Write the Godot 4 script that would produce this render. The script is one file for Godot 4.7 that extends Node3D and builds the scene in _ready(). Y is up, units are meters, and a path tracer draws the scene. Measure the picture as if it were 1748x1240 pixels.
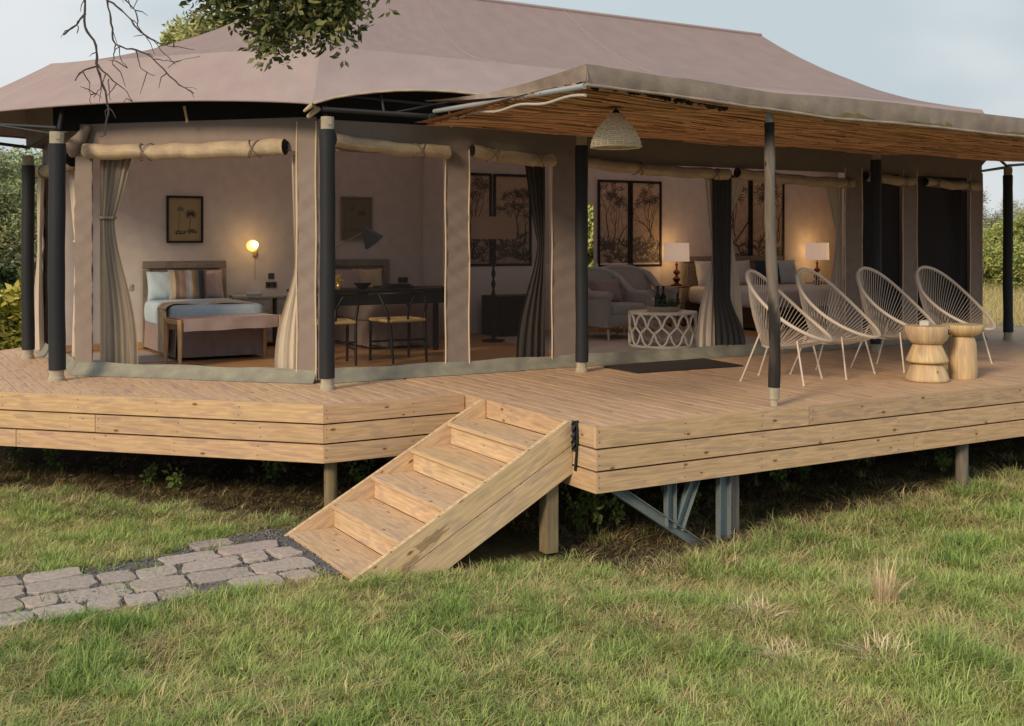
extends Node3D

# ---------------------------------------------------------------- mesh builder
class MB:
	var v := PackedVector3Array()
	var n := PackedVector3Array()
	var u := PackedVector2Array()
	var c := PackedColorArray()
	var i := PackedInt32Array()
	var tint := Color.WHITE
	var xf := Transform3D.IDENTITY
	var us := 1.0          # uv units per metre along
	var vs := 1.0
	var uo := Vector2.ZERO

	func vert(p: Vector3, nn: Vector3, uv: Vector2) -> int:
		v.append(xf * p)
		n.append((xf.basis * nn).normalized())
		u.append(uv)
		c.append(tint)
		return v.size() - 1

	func tri(a: int, b: int, d: int) -> void:   # counter-clockwise seen from the front
		i.append(a)
		i.append(d)
		i.append(b)

	func quad(p0: Vector3, p1: Vector3, p2: Vector3, p3: Vector3, uvs = null) -> void:
		var nn := (p1 - p0).cross(p3 - p0).normalized()
		if uvs == null:
			var lu := p0.distance_to(p1) * us
			var lv := p0.distance_to(p3) * vs
			uvs = [uo, uo + Vector2(lu, 0), uo + Vector2(lu, lv), uo + Vector2(0, lv)]
		var a := vert(p0, nn, uvs[0])
		var b := vert(p1, nn, uvs[1])
		var d := vert(p2, nn, uvs[2])
		var e := vert(p3, nn, uvs[3])
		tri(a, b, d)
		tri(a, d, e)

	# box with rounded edges; the texture runs along the longest side
	func box(ctr: Vector3, size: Vector3, bev := 0.004, bas := Basis.IDENTITY) -> void:
		var h := size * 0.5
		bev = minf(bev, minf(h.x, minf(h.y, h.z)) * 0.45)
		var la := 0
		if size.y >= size.x and size.y >= size.z:
			la = 1
		elif size.z >= size.x and size.z >= size.y:
			la = 2
		var id := {}
		for ax in 3:
			var b1 := (ax + 1) % 3
			var b2 := (ax + 2) % 3
			for s in [-1, 1]:
				var q := []
				for k in [[-1, -1], [1, -1], [1, 1], [-1, 1]]:
					var p := Vector3.ZERO
					p[ax] = s * h[ax]
					p[b1] = k[0] * (h[b1] - bev)
					p[b2] = k[1] * (h[b2] - bev)
					var nn := Vector3.ZERO
					nn[ax] = s
					var al := p[la] if ax != la else p[b1]
					var ac := p[b2] if b1 == la or ax == la else p[b1]
					var nid := vert(ctr + bas * p, bas * nn, uo + Vector2(al * us, (ac + ax * 0.37) * vs))
					id[[ax, s, k[0], k[1]]] = nid
					q.append(nid)
				if s > 0:
					tri(q[0], q[1], q[2]); tri(q[0], q[2], q[3])
				else:
					tri(q[0], q[2], q[1]); tri(q[0], q[3], q[2])
		if bev <= 0.0006:
			return
		# edges and corners
		for ax in 3:   # edge along axis ax, between faces b1 and b2
			var b1 := (ax + 1) % 3
			var b2 := (ax + 2) % 3
			for s1 in [-1, 1]:
				for s2 in [-1, 1]:
					# face b1: its own (b2, ax) ; face b2: its own (ax, b1)
					var a0 = id[[b1, s1, s2, -1]]
					var a1 = id[[b1, s1, s2, 1]]
					var c0 = id[[b2, s2, -1, s1]]
					var c1 = id[[b2, s2, 1, s1]]
					if s1 * s2 > 0:
						tri(a0, c0, c1); tri(a0, c1, a1)
					else:
						tri(a0, c1, c0); tri(a0, a1, c1)
		for sx in [-1, 1]:
			for sy in [-1, 1]:
				for sz in [-1, 1]:
					var a = id[[0, sx, sy, sz]]
					var b = id[[1, sy, sz, sx]]
					var d = id[[2, sz, sx, sy]]
					if sx * sy * sz > 0:
						tri(a, b, d)
					else:
						tri(a, d, b)

	func bar(a: Vector3, b: Vector3, w: float, t: float, bev := 0.004, upv := Vector3.UP) -> void:
		var x := (b - a).normalized()
		var y := upv
		if absf(x.dot(y)) > 0.98:
			y = Vector3(0, 0, 1)
		var z := x.cross(y).normalized()
		y = z.cross(x)
		box((a + b) * 0.5, Vector3(a.distance_to(b), w, t), bev, Basis(x, y, z))

	func tube(pts: Array, rad, sides := 8, caps := true, flat := 1.0) -> void:
		var m := pts.size()
		var t0: Vector3 = (pts[1] - pts[0]).normalized()
		var nrm := t0.cross(Vector3(0.31, 0.17, 0.93)).normalized() if absf(t0.y) > 0.8 else t0.cross(Vector3.UP).normalized()
		var rings := []
		var run := 0.0
		for k in m:
			var t: Vector3
			if k == 0:
				t = t0
			elif k == m - 1:
				t = (pts[k] - pts[k - 1]).normalized()
			else:
				t = (pts[k + 1] - pts[k - 1]).normalized()
			nrm = (nrm - t * nrm.dot(t)).normalized()
			var bn := t.cross(nrm)
			var r: float = rad[k] if rad is Array else rad
			if k > 0:
				run += pts[k].distance_to(pts[k - 1])
			var ring := []
			for s in sides + 1:
				var a := TAU * s / sides
				var d := nrm * cos(a) + bn * sin(a) * flat
				ring.append(vert(pts[k] + d * r, d, uo + Vector2(run * us, float(s) / sides * TAU * r * vs)))
			rings.append(ring)
		for k in m - 1:
			for s in sides:
				tri(rings[k][s], rings[k][s + 1], rings[k + 1][s + 1])
				tri(rings[k][s], rings[k + 1][s + 1], rings[k + 1][s])
		if caps:
			for e in [0, m - 1]:
				var t: Vector3 = (pts[0] - pts[1]).normalized() if e == 0 else (pts[m - 1] - pts[m - 2]).normalized()
				var cc := vert(pts[e], t, uo)
				var ids := []
				for s in sides + 1:
					ids.append(vert((xf.affine_inverse() * v[rings[e][s]]), t, uo + Vector2(cos(TAU * s / sides), sin(TAU * s / sides)) * 0.05))
				for s in sides:
					if e == 0:
						tri(cc, ids[s + 1], ids[s])
					else:
						tri(cc, ids[s], ids[s + 1])

	# profile of Vector2(radius, y) from bottom to top
	func lathe(prof: Array, sides: int, base := Vector3.ZERO, sharp := false) -> void:
		var run := 0.0
		for k in prof.size() - 1:
			var a: Vector2 = prof[k]
			var b: Vector2 = prof[k + 1]
			var d := b - a
			var nb := Vector2(d.y, -d.x).normalized()
			var n0 := nb
			var n1 := nb
			if not sharp:
				if k > 0:
					var e: Vector2 = a - prof[k - 1]
					var nn := Vector2(e.y, -e.x).normalized()
					if nn.dot(nb) > 0.5:
						n0 = (nn + nb).normalized()
				if k < prof.size() - 2:
					var e: Vector2 = prof[k + 2] - b
					var nn := Vector2(e.y, -e.x).normalized()
					if nn.dot(nb) > 0.5:
						n1 = (nn + nb).normalized()
			var r0 := []
			var r1 := []
			for s in sides + 1:
				var an := TAU * s / sides
				var o := Vector3(cos(an), 0, -sin(an))
				r0.append(vert(base + o * a.x + Vector3(0, a.y, 0), o * n0.x + Vector3(0, n0.y, 0), uo + Vector2(run * us, an * 0.15 * vs)))
				r1.append(vert(base + o * b.x + Vector3(0, b.y, 0), o * n1.x + Vector3(0, n1.y, 0), uo + Vector2((run + d.length()) * us, an * 0.15 * vs)))
			for s in sides:
				tri(r0[s], r0[s + 1], r1[s + 1])
				tri(r0[s], r1[s + 1], r1[s])
			run += d.length()

	func sheet(nu: int, nv: int, f: Callable, su := 1.0, sv := 1.0) -> void:
		var p := []
		for b in nv + 1:
			for a in nu + 1:
				p.append(f.call(float(a) / nu, float(b) / nv))
		var ids := []
		for b in nv + 1:
			for a in nu + 1:
				var k := b * (nu + 1) + a
				var dx: Vector3 = p[b * (nu + 1) + mini(a + 1, nu)] - p[b * (nu + 1) + maxi(a - 1, 0)]
				var dy: Vector3 = p[mini(b + 1, nv) * (nu + 1) + a] - p[maxi(b - 1, 0) * (nu + 1) + a]
				var nn := dx.cross(dy)
				if nn.length() < 1e-9:
					nn = Vector3.UP
				ids.append(vert(p[k], nn.normalized(), uo + Vector2(float(a) / nu * su, float(b) / nv * sv)))
		for b in nv:
			for a in nu:
				var k := b * (nu + 1) + a
				tri(ids[k], ids[k + 1], ids[k + nu + 2])
				tri(ids[k], ids[k + nu + 2], ids[k + nu + 1])

	# flat slab: outline of Vector2(x, z) seen from above, with a bevelled top edge
	func slab(poly: PackedVector2Array, y0: float, y1: float, bev := 0.004, ux := Vector2(1, 0)) -> void:
		if Geometry2D.is_polygon_clockwise(poly):
			poly.reverse()
		var m := poly.size()
		var inner := PackedVector2Array()
		for k in m:
			var a := poly[(k + m - 1) % m]
			var b := poly[k]
			var d := poly[(k + 1) % m]
			var e0 := (b - a).normalized()
			var e1 := (d - b).normalized()
			var n0 := Vector2(-e0.y, e0.x)
			var n1 := Vector2(-e1.y, e1.x)
			var mm := n0 + n1
			inner.append(b + mm / maxf(0.4, mm.dot(n0)) * bev)
		var uy := Vector2(-ux.y, ux.x)
		var top := []
		var out := []
		for k in m:
			var q := inner[k]
			top.append(vert(Vector3(q.x, y1, q.y), Vector3.UP, uo + Vector2(q.dot(ux) * us, q.dot(uy) * vs)))
		var t := Geometry2D.triangulate_polygon(inner)
		for k in range(0, t.size(), 3):
			var a := inner[t[k]]
			var b := inner[t[k + 1]]
			var d := inner[t[k + 2]]
			if (b - a).cross(d - a) < 0:
				tri(top[t[k]], top[t[k + 1]], top[t[k + 2]])
			else:
				tri(top[t[k]], top[t[k + 2]], top[t[k + 1]])
		for k in m:
			var a := poly[k]
			var b := poly[(k + 1) % m]
			var ia := inner[k]
			var ib := inner[(k + 1) % m]
			var e := (b - a).normalized()
			var nn := Vector3(e.y, 0, -e.x)
			var ua := uo + Vector2(a.dot(ux) * us, a.dot(uy) * vs)
			var ub := uo + Vector2(b.dot(ux) * us, b.dot(uy) * vs)
			var o0 := vert(Vector3(a.x, y1 - bev, a.y), nn, ua)
			var o1 := vert(Vector3(b.x, y1 - bev, b.y), nn, ub)
			tri(o0, top[k], top[(k + 1) % m])
			tri(o0, top[(k + 1) % m], o1)
			var p0 := vert(Vector3(a.x, y0, a.y), nn, ua + Vector2(0, 0.1 * vs))
			var p1 := vert(Vector3(b.x, y0, b.y), nn, ub + Vector2(0, 0.1 * vs))
			tri(p0, o0, o1)
			tri(p0, o1, p1)

	# outline in the local x-y plane, given a thickness along z
	func plate(poly: PackedVector2Array, z0: float, z1: float, ux := Vector2(1, 0)) -> void:
		if Geometry2D.is_polygon_clockwise(poly):
			poly.reverse()
		var uy := Vector2(-ux.y, ux.x)
		var t := Geometry2D.triangulate_polygon(poly)
		for side in 2:
			var z := z1 if side == 0 else z0
			var nn := Vector3(0, 0, 1 if side == 0 else -1)
			var ids := []
			for q in poly:
				ids.append(vert(Vector3(q.x, q.y, z), nn, uo + Vector2(q.dot(ux) * us, q.dot(uy) * vs)))
			for k in range(0, t.size(), 3):
				var a := poly[t[k]]
				var ccw := (poly[t[k + 1]] - a).cross(poly[t[k + 2]] - a) > 0
				if ccw == (side == 0):
					tri(ids[t[k]], ids[t[k + 1]], ids[t[k + 2]])
				else:
					tri(ids[t[k]], ids[t[k + 2]], ids[t[k + 1]])
		var m := poly.size()
		for k in m:
			var a := poly[k]
			var b := poly[(k + 1) % m]
			quad(Vector3(a.x, a.y, z1), Vector3(a.x, a.y, z0), Vector3(b.x, b.y, z0), Vector3(b.x, b.y, z1))

	func mesh() -> ArrayMesh:
		var arr := []
		arr.resize(Mesh.ARRAY_MAX)
		arr[Mesh.ARRAY_VERTEX] = v
		arr[Mesh.ARRAY_NORMAL] = n
		arr[Mesh.ARRAY_TEX_UV] = u
		arr[Mesh.ARRAY_COLOR] = c
		arr[Mesh.ARRAY_INDEX] = i
		var m := ArrayMesh.new()
		m.add_surface_from_arrays(Mesh.PRIMITIVE_TRIANGLES, arr)
		return m

# ---------------------------------------------------------------- shared state
var rng := RandomNumberGenerator.new()
var M := {}
var fn := FastNoiseLite.new()
var fn2 := FastNoiseLite.new()
const EYE := Vector3(0, 1.3, 0)
const FOC := 1925.0

func at(px: float, py: float, d: float) -> Vector3:   # a point seen at that place of the photograph, d metres away
	var r := (px - 874.0) / FOC * d
	var y := 1.3 - (py - 412.0) / FOC * d
	return Vector3(r * 0.8660254 + d * 0.5, y, r * 0.5 - d * 0.8660254)

func rr(a: float, b: float) -> float:
	return rng.randf_range(a, b)

func thing(called: String, label: String, category: String, group := "", pos := Vector3.ZERO, turn := 0.0) -> Node3D:
	var o := Node3D.new()
	o.name = called
	add_child(o, true)
	o.position = pos
	o.rotation.y = turn
	tag(o, label, category, group)
	return o

func tag(o: Node, label: String, category := "", group := "", kind := "") -> void:
	if label:
		o.set_meta("label", label)
	if category:
		o.set_meta("category", category)
	if group:
		o.set_meta("group", group)
	if kind:
		o.set_meta("kind", kind)

func part(called: String, mb, mat: Material, parent: Node = self) -> MeshInstance3D:
	var o := MeshInstance3D.new()
	o.name = called
	o.mesh = mb.mesh() if mb is MB else mb
	o.material_override = mat
	parent.add_child(o, true)
	return o

func struct(called: String, mb, mat: Material) -> MeshInstance3D:
	var o := part(called, mb, mat)
	o.set_meta("kind", "structure")
	return o

func many(called: String, mesh: Mesh, mat: Material, xs: Array, cols, parent: Node = self, stuff := true) -> MultiMeshInstance3D:
	var mm := MultiMesh.new()
	mm.transform_format = MultiMesh.TRANSFORM_3D
	mm.use_colors = cols != null
	mm.mesh = mesh
	mm.instance_count = xs.size()
	var buf := PackedFloat32Array()
	var st := 16 if cols != null else 12
	buf.resize(xs.size() * st)
	for k in xs.size():
		var t: Transform3D = xs[k]
		var o := k * st
		buf[o] = t.basis.x.x; buf[o + 1] = t.basis.y.x; buf[o + 2] = t.basis.z.x; buf[o + 3] = t.origin.x
		buf[o + 4] = t.basis.x.y; buf[o + 5] = t.basis.y.y; buf[o + 6] = t.basis.z.y; buf[o + 7] = t.origin.y
		buf[o + 8] = t.basis.x.z; buf[o + 9] = t.basis.y.z; buf[o + 10] = t.basis.z.z; buf[o + 11] = t.origin.z
		if cols != null:
			var q: Color = cols[k]
			buf[o + 12] = q.r; buf[o + 13] = q.g; buf[o + 14] = q.b; buf[o + 15] = 1.0
	mm.buffer = buf
	var o := MultiMeshInstance3D.new()
	o.name = called
	o.multimesh = mm
	o.material_override = mat
	parent.add_child(o, true)
	if stuff:
		o.set_meta("kind", "stuff")
	return o

func wood_mb(tone := 0.12) -> MB:
	var b := MB.new()
	b.us = 0.5
	b.vs = 2.5
	b.uo = Vector2(rr(0, 1), rr(0, 1))
	var k := 1.0 + rr(-tone, tone)
	b.tint = Color(k * rr(0.97, 1.03), k, k * rr(0.93, 1.05))
	return b

# ---------------------------------------------------------------- materials
func mat(called: String, lin: Color, rough := 0.8, o := {}) -> StandardMaterial3D:
	var m := StandardMaterial3D.new()
	m.resource_name = called
	m.albedo_color = lin.linear_to_srgb()
	m.roughness = rough
	m.metallic_specular = o.get("spec", 0.4)
	m.metallic = o.get("metal", 0.0)
	m.vertex_color_use_as_albedo = o.get("vc", true)
	if o.has("tex"):
		m.albedo_texture = o.tex
	if o.has("tri"):
		m.uv1_triplanar = true
		m.uv1_world_triplanar = o.get("world", false)
		m.uv1_scale = Vector3.ONE * o.tri
	if o.has("bump"):
		m.heightmap_enabled = true
		m.heightmap_texture = o.bump
		m.heightmap_scale = o.get("bs", 0.1)
	if o.has("back"):
		m.backlight_enabled = true
		m.backlight = o.back
	if o.has("alpha"):
		m.transparency = BaseMaterial3D.TRANSPARENCY_ALPHA
		m.albedo_color.a = o.alpha
	if o.has("glow"):
		m.emission_enabled = true
		m.emission = o.glow
		m.emission_energy_multiplier = o.get("gs", 1.0)
	if o.has("rim"):
		m.rim_enabled = true
		m.rim = o.rim
		m.rim_tint = 0.6
	m.cull_mode = BaseMaterial3D.CULL_DISABLED
	M[called] = m
	return m

func noise_img(seed_: int, freq: float, w: int, h: int, oct := 4) -> PackedByteArray:
	var f := FastNoiseLite.new()
	f.seed = seed_
	f.noise_type = FastNoiseLite.TYPE_SIMPLEX_SMOOTH
	f.frequency = freq
	f.fractal_octaves = oct
	var im := f.get_seamless_image(w, h)
	im.convert(Image.FORMAT_L8)
	return im.get_data()

func tex_of(data: PackedByteArray, w: int, h: int, fmt := Image.FORMAT_RGB8) -> ImageTexture:
	return ImageTexture.create_from_image(Image.create_from_data(w, h, false, fmt, data))

func wood_texture(seed_: int, knots: int, contrast: float) -> Array:
	var w := 1024
	var h := 256
	var a := noise_img(seed_, 0.012, 256, 256, 4)
	var b := noise_img(seed_ + 5, 0.05, 256, 256, 4)
	var d := PackedByteArray()
	d.resize(w * h * 3)
	var g := PackedByteArray()
	g.resize(w * h)
	var r := RandomNumberGenerator.new()
	r.seed = seed_
	var kn := []
	for k in knots:
		kn.append(Vector3(r.randf() * w, r.randf() * h, r.randf_range(2.5, 6.5)))
	for y in h:
		for x in w:
			var base := a[y * 256 + (x >> 2)] / 255.0 - 0.5
			var fine := b[((y * 3) & 255) * 256 + ((x >> 4) & 255)] / 255.0 - 0.5
			var fine2 := b[((y * 7 + 31) & 255) * 256 + ((x >> 3) & 255)] / 255.0 - 0.5
			var ring := sin(TAU * (y / 256.0 * 11.0) + base * 9.0)
			var val := 0.90 + contrast * (0.018 * ring + 0.19 * fine + 0.13 * fine2 + 0.22 * base)
			var kk := 0.0
			for q in kn:
				var dx: float = absf(x - q.x)
				if dx < 40:
					var e: float = Vector2(dx / 1.7, y - q.y).length() / q.z
					if e < 2.2:
						kk = maxf(kk, clampf(1.6 - e, 0, 1))
			var we := smoothstep(0.08, 0.30, base + 0.3 * fine2)
			val = clampf(val * (1.0 - 0.38 * kk) * (1.0 - 0.15 * we), 0.1, 1.0)
			var o := y * w + x
			g[o] = int(val * 255)
			d[o * 3] = int(255 * clampf(val, 0, 1))
			d[o * 3 + 1] = int(255 * clampf(val * (0.985 - 0.10 * kk) + 0.01 * ring * contrast, 0, 1))
			d[o * 3 + 2] = int(255 * clampf(val * (0.95 - 0.2 * kk - 0.05 * fine + 0.06 * we), 0, 1))
	return [tex_of(d, w, h), tex_of(g, w, h, Image.FORMAT_L8)]

func cloth_texture(seed_: int, amount: float, streak := 1.0) -> Array:
	var w := 512
	var a := noise_img(seed_, 0.008, w, w, 5)
	var b := noise_img(seed_ + 9, 0.09, w, w, 3)
	var d := PackedByteArray()
	d.resize(w * w * 3)
	var g := PackedByteArray()
	g.resize(w * w)
	for y in w:
		for x in w:
			var o := y * w + x
			var big := a[o] / 255.0 - 0.5
			var sm := b[o] / 255.0 - 0.5
			var st := a[(y >> 3) * w + x] / 255.0 - 0.5
			var weave := (1.0 if ((x + y) & 1) == 0 else -1.0) * 0.02
			var val := clampf(0.88 + amount * (0.35 * big + 0.22 * sm + 0.18 * st * streak) + weave, 0, 1)
			d[o * 3] = int(255 * val)
			d[o * 3 + 1] = int(255 * clampf(val * (1.0 + 0.05 * amount * big), 0, 1))
			d[o * 3 + 2] = int(255 * clampf(val * (1.0 - 0.08 * amount * big), 0, 1))
			g[o] = int(255 * clampf(0.5 + 0.35 * big + 0.4 * sm + weave * 3, 0, 1))
	return [tex_of(d, w, w), tex_of(g, w, w, Image.FORMAT_L8)]

func mottle_texture(seed_: int, lo: Color, hi: Color, freq := 0.02, power := 1.0) -> Array:
	var w := 512
	var a := noise_img(seed_, freq, w, w, 5)
	var b := noise_img(seed_ + 3, freq * 7, w, w, 3)
	var d := PackedByteArray()
	d.resize(w * w * 3)
	var g := PackedByteArray()
	g.resize(w * w)
	for o in w * w:
		var t := clampf(pow(clampf(0.65 * a[o] / 255.0 + 0.5 * (b[o] / 255.0 - 0.15), 0, 1), power), 0, 1)
		var q := lo.lerp(hi, t).linear_to_srgb()
		d[o * 3] = int(q.r * 255)
		d[o * 3 + 1] = int(q.g * 255)
		d[o * 3 + 2] = int(q.b * 255)
		g[o] = int(255 * clampf(0.45 * a[o] / 255.0 + 0.55 * b[o] / 255.0, 0, 1))
	return [tex_of(d, w, w), tex_of(g, w, w, Image.FORMAT_L8)]

# flat prints for the pictures on the walls: grey plants on a tan paper
func ink_tree(im: Image, p: Vector2, dir: float, ln: float, wd: float, depth: int, r: RandomNumberGenerator, ink: Color) -> void:
	var q := p
	var steps := int(ln / 2.0) + 1
	for s in steps:
		q += Vector2(cos(dir), sin(dir)) * 2.0
		dir += r.randf_range(-0.09, 0.09)
		var ww := int(maxf(1, wd))
		im.fill_rect(Rect2i(int(q.x - ww / 2.0), int(q.y - ww / 2.0), ww, ww), ink)
	if depth <= 0:
		for k in 34:
			var e := q + Vector2(r.randfn(0, 11), r.randfn(0, 7))
			var s2 := r.randi_range(1, 4)
			im.fill_rect(Rect2i(int(e.x), int(e.y), s2 + 1, s2), ink.lerp(Color(0.42, 0.36, 0.30), r.randf() * 0.7))
		return
	for k in r.randi_range(2, 3):
		ink_tree(im, q, dir + r.randf_range(-0.75, 0.75), ln * r.randf_range(0.6, 0.85), wd * 0.65, depth - 1, r, ink)

func print_palm(im: Image, p: Vector2, h: float, r: RandomNumberGenerator, ink: Color, frond := 34.0) -> void:
	var q := p
	for s in int(h):
		q += Vector2(sin(s * 0.02) * 0.15, -1)
		im.fill_rect(Rect2i(int(q.x), int(q.y), 3, 2), ink)
	for k in 13:
		var a := -PI / 2 + (k - 6) * 0.36
		var e := q
		for s in int(frond):
			a += 0.022 * signf(cos(a)) * (1.0 if s > 4 else 0.0)
			e += Vector2(cos(a), sin(a))
			im.fill_rect(Rect2i(int(e.x), int(e.y), 2, 2 + int(3.0 * sin(PI * s / frond))), ink.lerp(Color(0.4, 0.35, 0.3), r.randf() * 0.3))

func botanical(seed_: int) -> ImageTexture:
	var w := 180
	var h := 400
	var im := Image.create(w, h, false, Image.FORMAT_RGB8)
	var r := RandomNumberGenerator.new()
	r.seed = seed_
	var a := noise_img(seed_, 0.03, 256, 512, 4)
	for y in h:
		for x in w:
			var t := a[y * 256 + x] / 255.0
			var q := Color(0.78, 0.68, 0.58).lerp(Color(0.58, 0.52, 0.46), clampf(t * 0.8 + (float(y) / h - 0.5) * 0.8, 0, 1))
			im.set_pixel(x, y, q)
	for k in 3:
		ink_tree(im, Vector2(r.randf_range(20, w - 20), h * r.randf_range(0.62, 0.85)), -PI / 2 + r.randf_range(-0.3, 0.3), r.randf_range(70, 110), 6, 3, r, Color(0.24, 0.22, 0.21))
	print_palm(im, Vector2(r.randf_range(50, 140), h * 0.55), 130, r, Color(0.22, 0.2, 0.19), 46)
	for k in 26:
		var b := Vector2(r.randf_range(0, w), h * r.randf_range(0.7, 1.0))
		for f in 7:
			var an := -PI / 2 + r.randf_range(-1.1, 1.1)
			var e := b
			var ln := r.randf_range(18, 60)
			for s in int(ln):
				an += r.randf_range(-0.01, 0.03) * signf(cos(an))
				e += Vector2(cos(an), sin(an))
				im.fill_rect(Rect2i(int(e.x), int(e.y), 1 + int(5 * sin(PI * s / ln)), 3), Color(0.20, 0.19, 0.19).lerp(Color(0.5, 0.45, 0.4), r.randf() * 0.55))
	return ImageTexture.create_from_image(im)

func palm_print(seed_: int, pale: bool) -> ImageTexture:
	var im := Image.create(150, 190, false, Image.FORMAT_RGB8)
	im.fill(Color(0.62, 0.56, 0.42) if not pale else Color(0.44, 0.40, 0.33))
	var r := RandomNumberGenerator.new()
	r.seed = seed_
	var ink := Color(0.16, 0.17, 0.13) if not pale else Color(0.27, 0.25, 0.22)
	print_palm(im, Vector2(95, 150), 78, r, ink, 26)
	print_palm(im, Vector2(45, 140), 90, r, Color(0.40, 0.40, 0.28) if not pale else Color(0.34, 0.32, 0.28), 15)
	for k in 90:
		var x := r.randi_range(25, 125)
		im.fill_rect(Rect2i(x, 150 + r.randi_range(-3 - int(x / 10.0), 8), r.randi_range(3, 12), r.randi_range(2, 5)), ink.lerp(Color(0.45, 0.42, 0.3), r.randf() * 0.8))
	return ImageTexture.create_from_image(im)

func make_materials() -> void:
	var wd := wood_texture(11, 4, 0.7)
	var wd2 := wood_texture(23, 6, 0.85)
	var cl := cloth_texture(3, 0.16, 0.0)
	var cl2 := cloth_texture(8, 0.42, 0.3)
	mat("deck_wood", Color(0.80, 0.565, 0.40), 0.62, {"tex": wd[0], "bump": wd[1], "bs": 0.25})
	mat("fascia_wood", Color(0.745, 0.53, 0.345), 0.7, {"tex": wd2[0], "bump": wd2[1], "bs": 0.3})
	mat("stair_wood", Color(0.84, 0.635, 0.44), 0.7, {"tex": wd2[0], "bump": wd2[1], "bs": 0.3})
	mat("mud", Color(0.20, 0.13, 0.07), 0.95, {"alpha": 0.33, "vc": false})
	mat("post_wood", Color(0.30, 0.25, 0.155), 0.85, {"tex": wd2[0], "bump": wd2[1], "bs": 0.4})
	mat("grey_wood", Color(0.23, 0.205, 0.19), 0.85, {"tex": wd2[0], "bump": wd2[1], "bs": 0.5})
	mat("floor_wood", Color(0.64, 0.38, 0.19), 0.35, {"tex": wd[0]})
	mat("oak", Color(0.68, 0.45, 0.26), 0.5, {"tex": wd[0]})
	mat("carved_wood", Color(0.76, 0.58, 0.37), 0.6, {"tex": wd2[0], "bump": wd2[1], "bs": 0.2})
	mat("joist", Color(0.05, 0.035, 0.025), 0.9)
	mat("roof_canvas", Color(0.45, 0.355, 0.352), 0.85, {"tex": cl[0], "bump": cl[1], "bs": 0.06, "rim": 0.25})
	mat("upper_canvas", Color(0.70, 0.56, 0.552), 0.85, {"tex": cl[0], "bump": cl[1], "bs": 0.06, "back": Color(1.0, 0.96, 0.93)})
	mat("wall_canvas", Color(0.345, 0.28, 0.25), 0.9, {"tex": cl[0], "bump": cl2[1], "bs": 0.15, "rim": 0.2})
	mat("inner_canvas", Color(0.84, 0.77, 0.74), 0.9, {"tex": cl[0], "bump": cl[1], "bs": 0.1})
	mat("skirt_canvas", Color(0.33, 0.325, 0.27), 0.9, {"tex": cl2[0], "bump": cl2[1], "bs": 0.5})
	mat("tan_canvas", Color(0.63, 0.50, 0.345), 0.85, {"tex": cl2[0], "bump": cl2[1], "bs": 0.6, "rim": 0.2})
	mat("canopy_canvas", Color(0.43, 0.355, 0.31), 0.88, {"tex": cl2[0], "bump": cl2[1], "bs": 0.15})
	mat("piping", Color(0.62, 0.50, 0.36), 0.8)
	mat("moss", Color(0.30, 0.26, 0.13), 0.95, {"tex": cl2[0]})
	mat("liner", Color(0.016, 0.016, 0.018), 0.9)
	mat("black_tube", Color(0.028, 0.03, 0.034), 0.5)
	mat("sleeve", Color(0.024, 0.027, 0.034), 0.62, {"tex": cl[0], "bump": cl2[1], "bs": 0.4, "rim": 0.3})
	mat("cream_foot", Color(0.52, 0.47, 0.36), 0.75, {"tex": cl2[0]})
	mat("galvanised", Color(0.42, 0.47, 0.50), 0.45, {"metal": 0.35})
	mat("steel", Color(0.25, 0.31, 0.335), 0.5, {"metal": 0.2, "tex": cl2[0]})
	mat("rope", Color(0.46, 0.43, 0.39), 0.9)
	mat("screen", Color(0.014, 0.013, 0.013), 0.8, {"alpha": 0.38, "vc": false})
	mat("dark_screen", Color(0.012, 0.013, 0.016), 0.8, {"alpha": 0.87, "vc": false})
	mat("mesh_cloth", Color(0.045, 0.046, 0.048), 0.9, {"bump": cl2[1], "bs": 0.4})
	mat("curtain_taupe", Color(0.36, 0.30, 0.24), 0.9, {"tex": cl[0], "rim": 0.2})
	mat("curtain_dark", Color(0.13, 0.115, 0.10), 0.9, {"tex": cl[0]})
	mat("curtain_cream", Color(0.76, 0.66, 0.54), 0.9, {"tex": cl[0], "rim": 0.2, "back": Color(0.25, 0.2, 0.15)})
	mat("reed", Color(0.80, 0.47, 0.29), 0.75)
	mat("wicker", Color(0.88, 0.76, 0.56), 0.7, {"back": Color(0.15, 0.11, 0.07)})
	mat("cord", Color(0.66, 0.57, 0.49), 0.6)
	mat("black_paint", Color(0.013, 0.013, 0.015), 0.45)
	mat("mat_fibre", Color(0.035, 0.03, 0.026), 0.95, {"bump": cl2[1], "bs": 0.6})
	mat("rug", Color(0.50, 0.45, 0.43), 0.95, {"tex": cl[0], "bump": cl[1], "bs": 0.5})
	mat("linen_blue", Color(0.58, 0.73, 0.85), 0.9, {"tex": cl[0], "bump": cl[1], "bs": 0.8})
	mat("linen_white", Color(0.72, 0.73, 0.76), 0.9, {"tex": cl[0], "bump": cl[1], "bs": 0.6})
	mat("linen_mauve", Color(0.36, 0.28, 0.27), 0.9, {"tex": cl[0], "bump": cl[1], "bs": 0.5})
	mat("linen_pink", Color(0.62, 0.48, 0.46), 0.9, {"tex": cl[0], "bump": cl[1], "bs": 0.5})
	mat("throw", Color(0.74, 0.58, 0.40), 0.95, {"tex": cl2[0], "bump": cl2[1], "bs": 0.8})
	mat("navy", Color(0.03, 0.045, 0.075), 0.9)
	mat("board_grey", Color(0.32, 0.285, 0.25), 0.6, {"tex": wd[0]})
	mat("cabinet_grey", Color(0.52, 0.52, 0.49), 0.6, {"tex": wd[0]})
	mat("dado", Color(0.74, 0.70, 0.68), 0.8)
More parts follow.
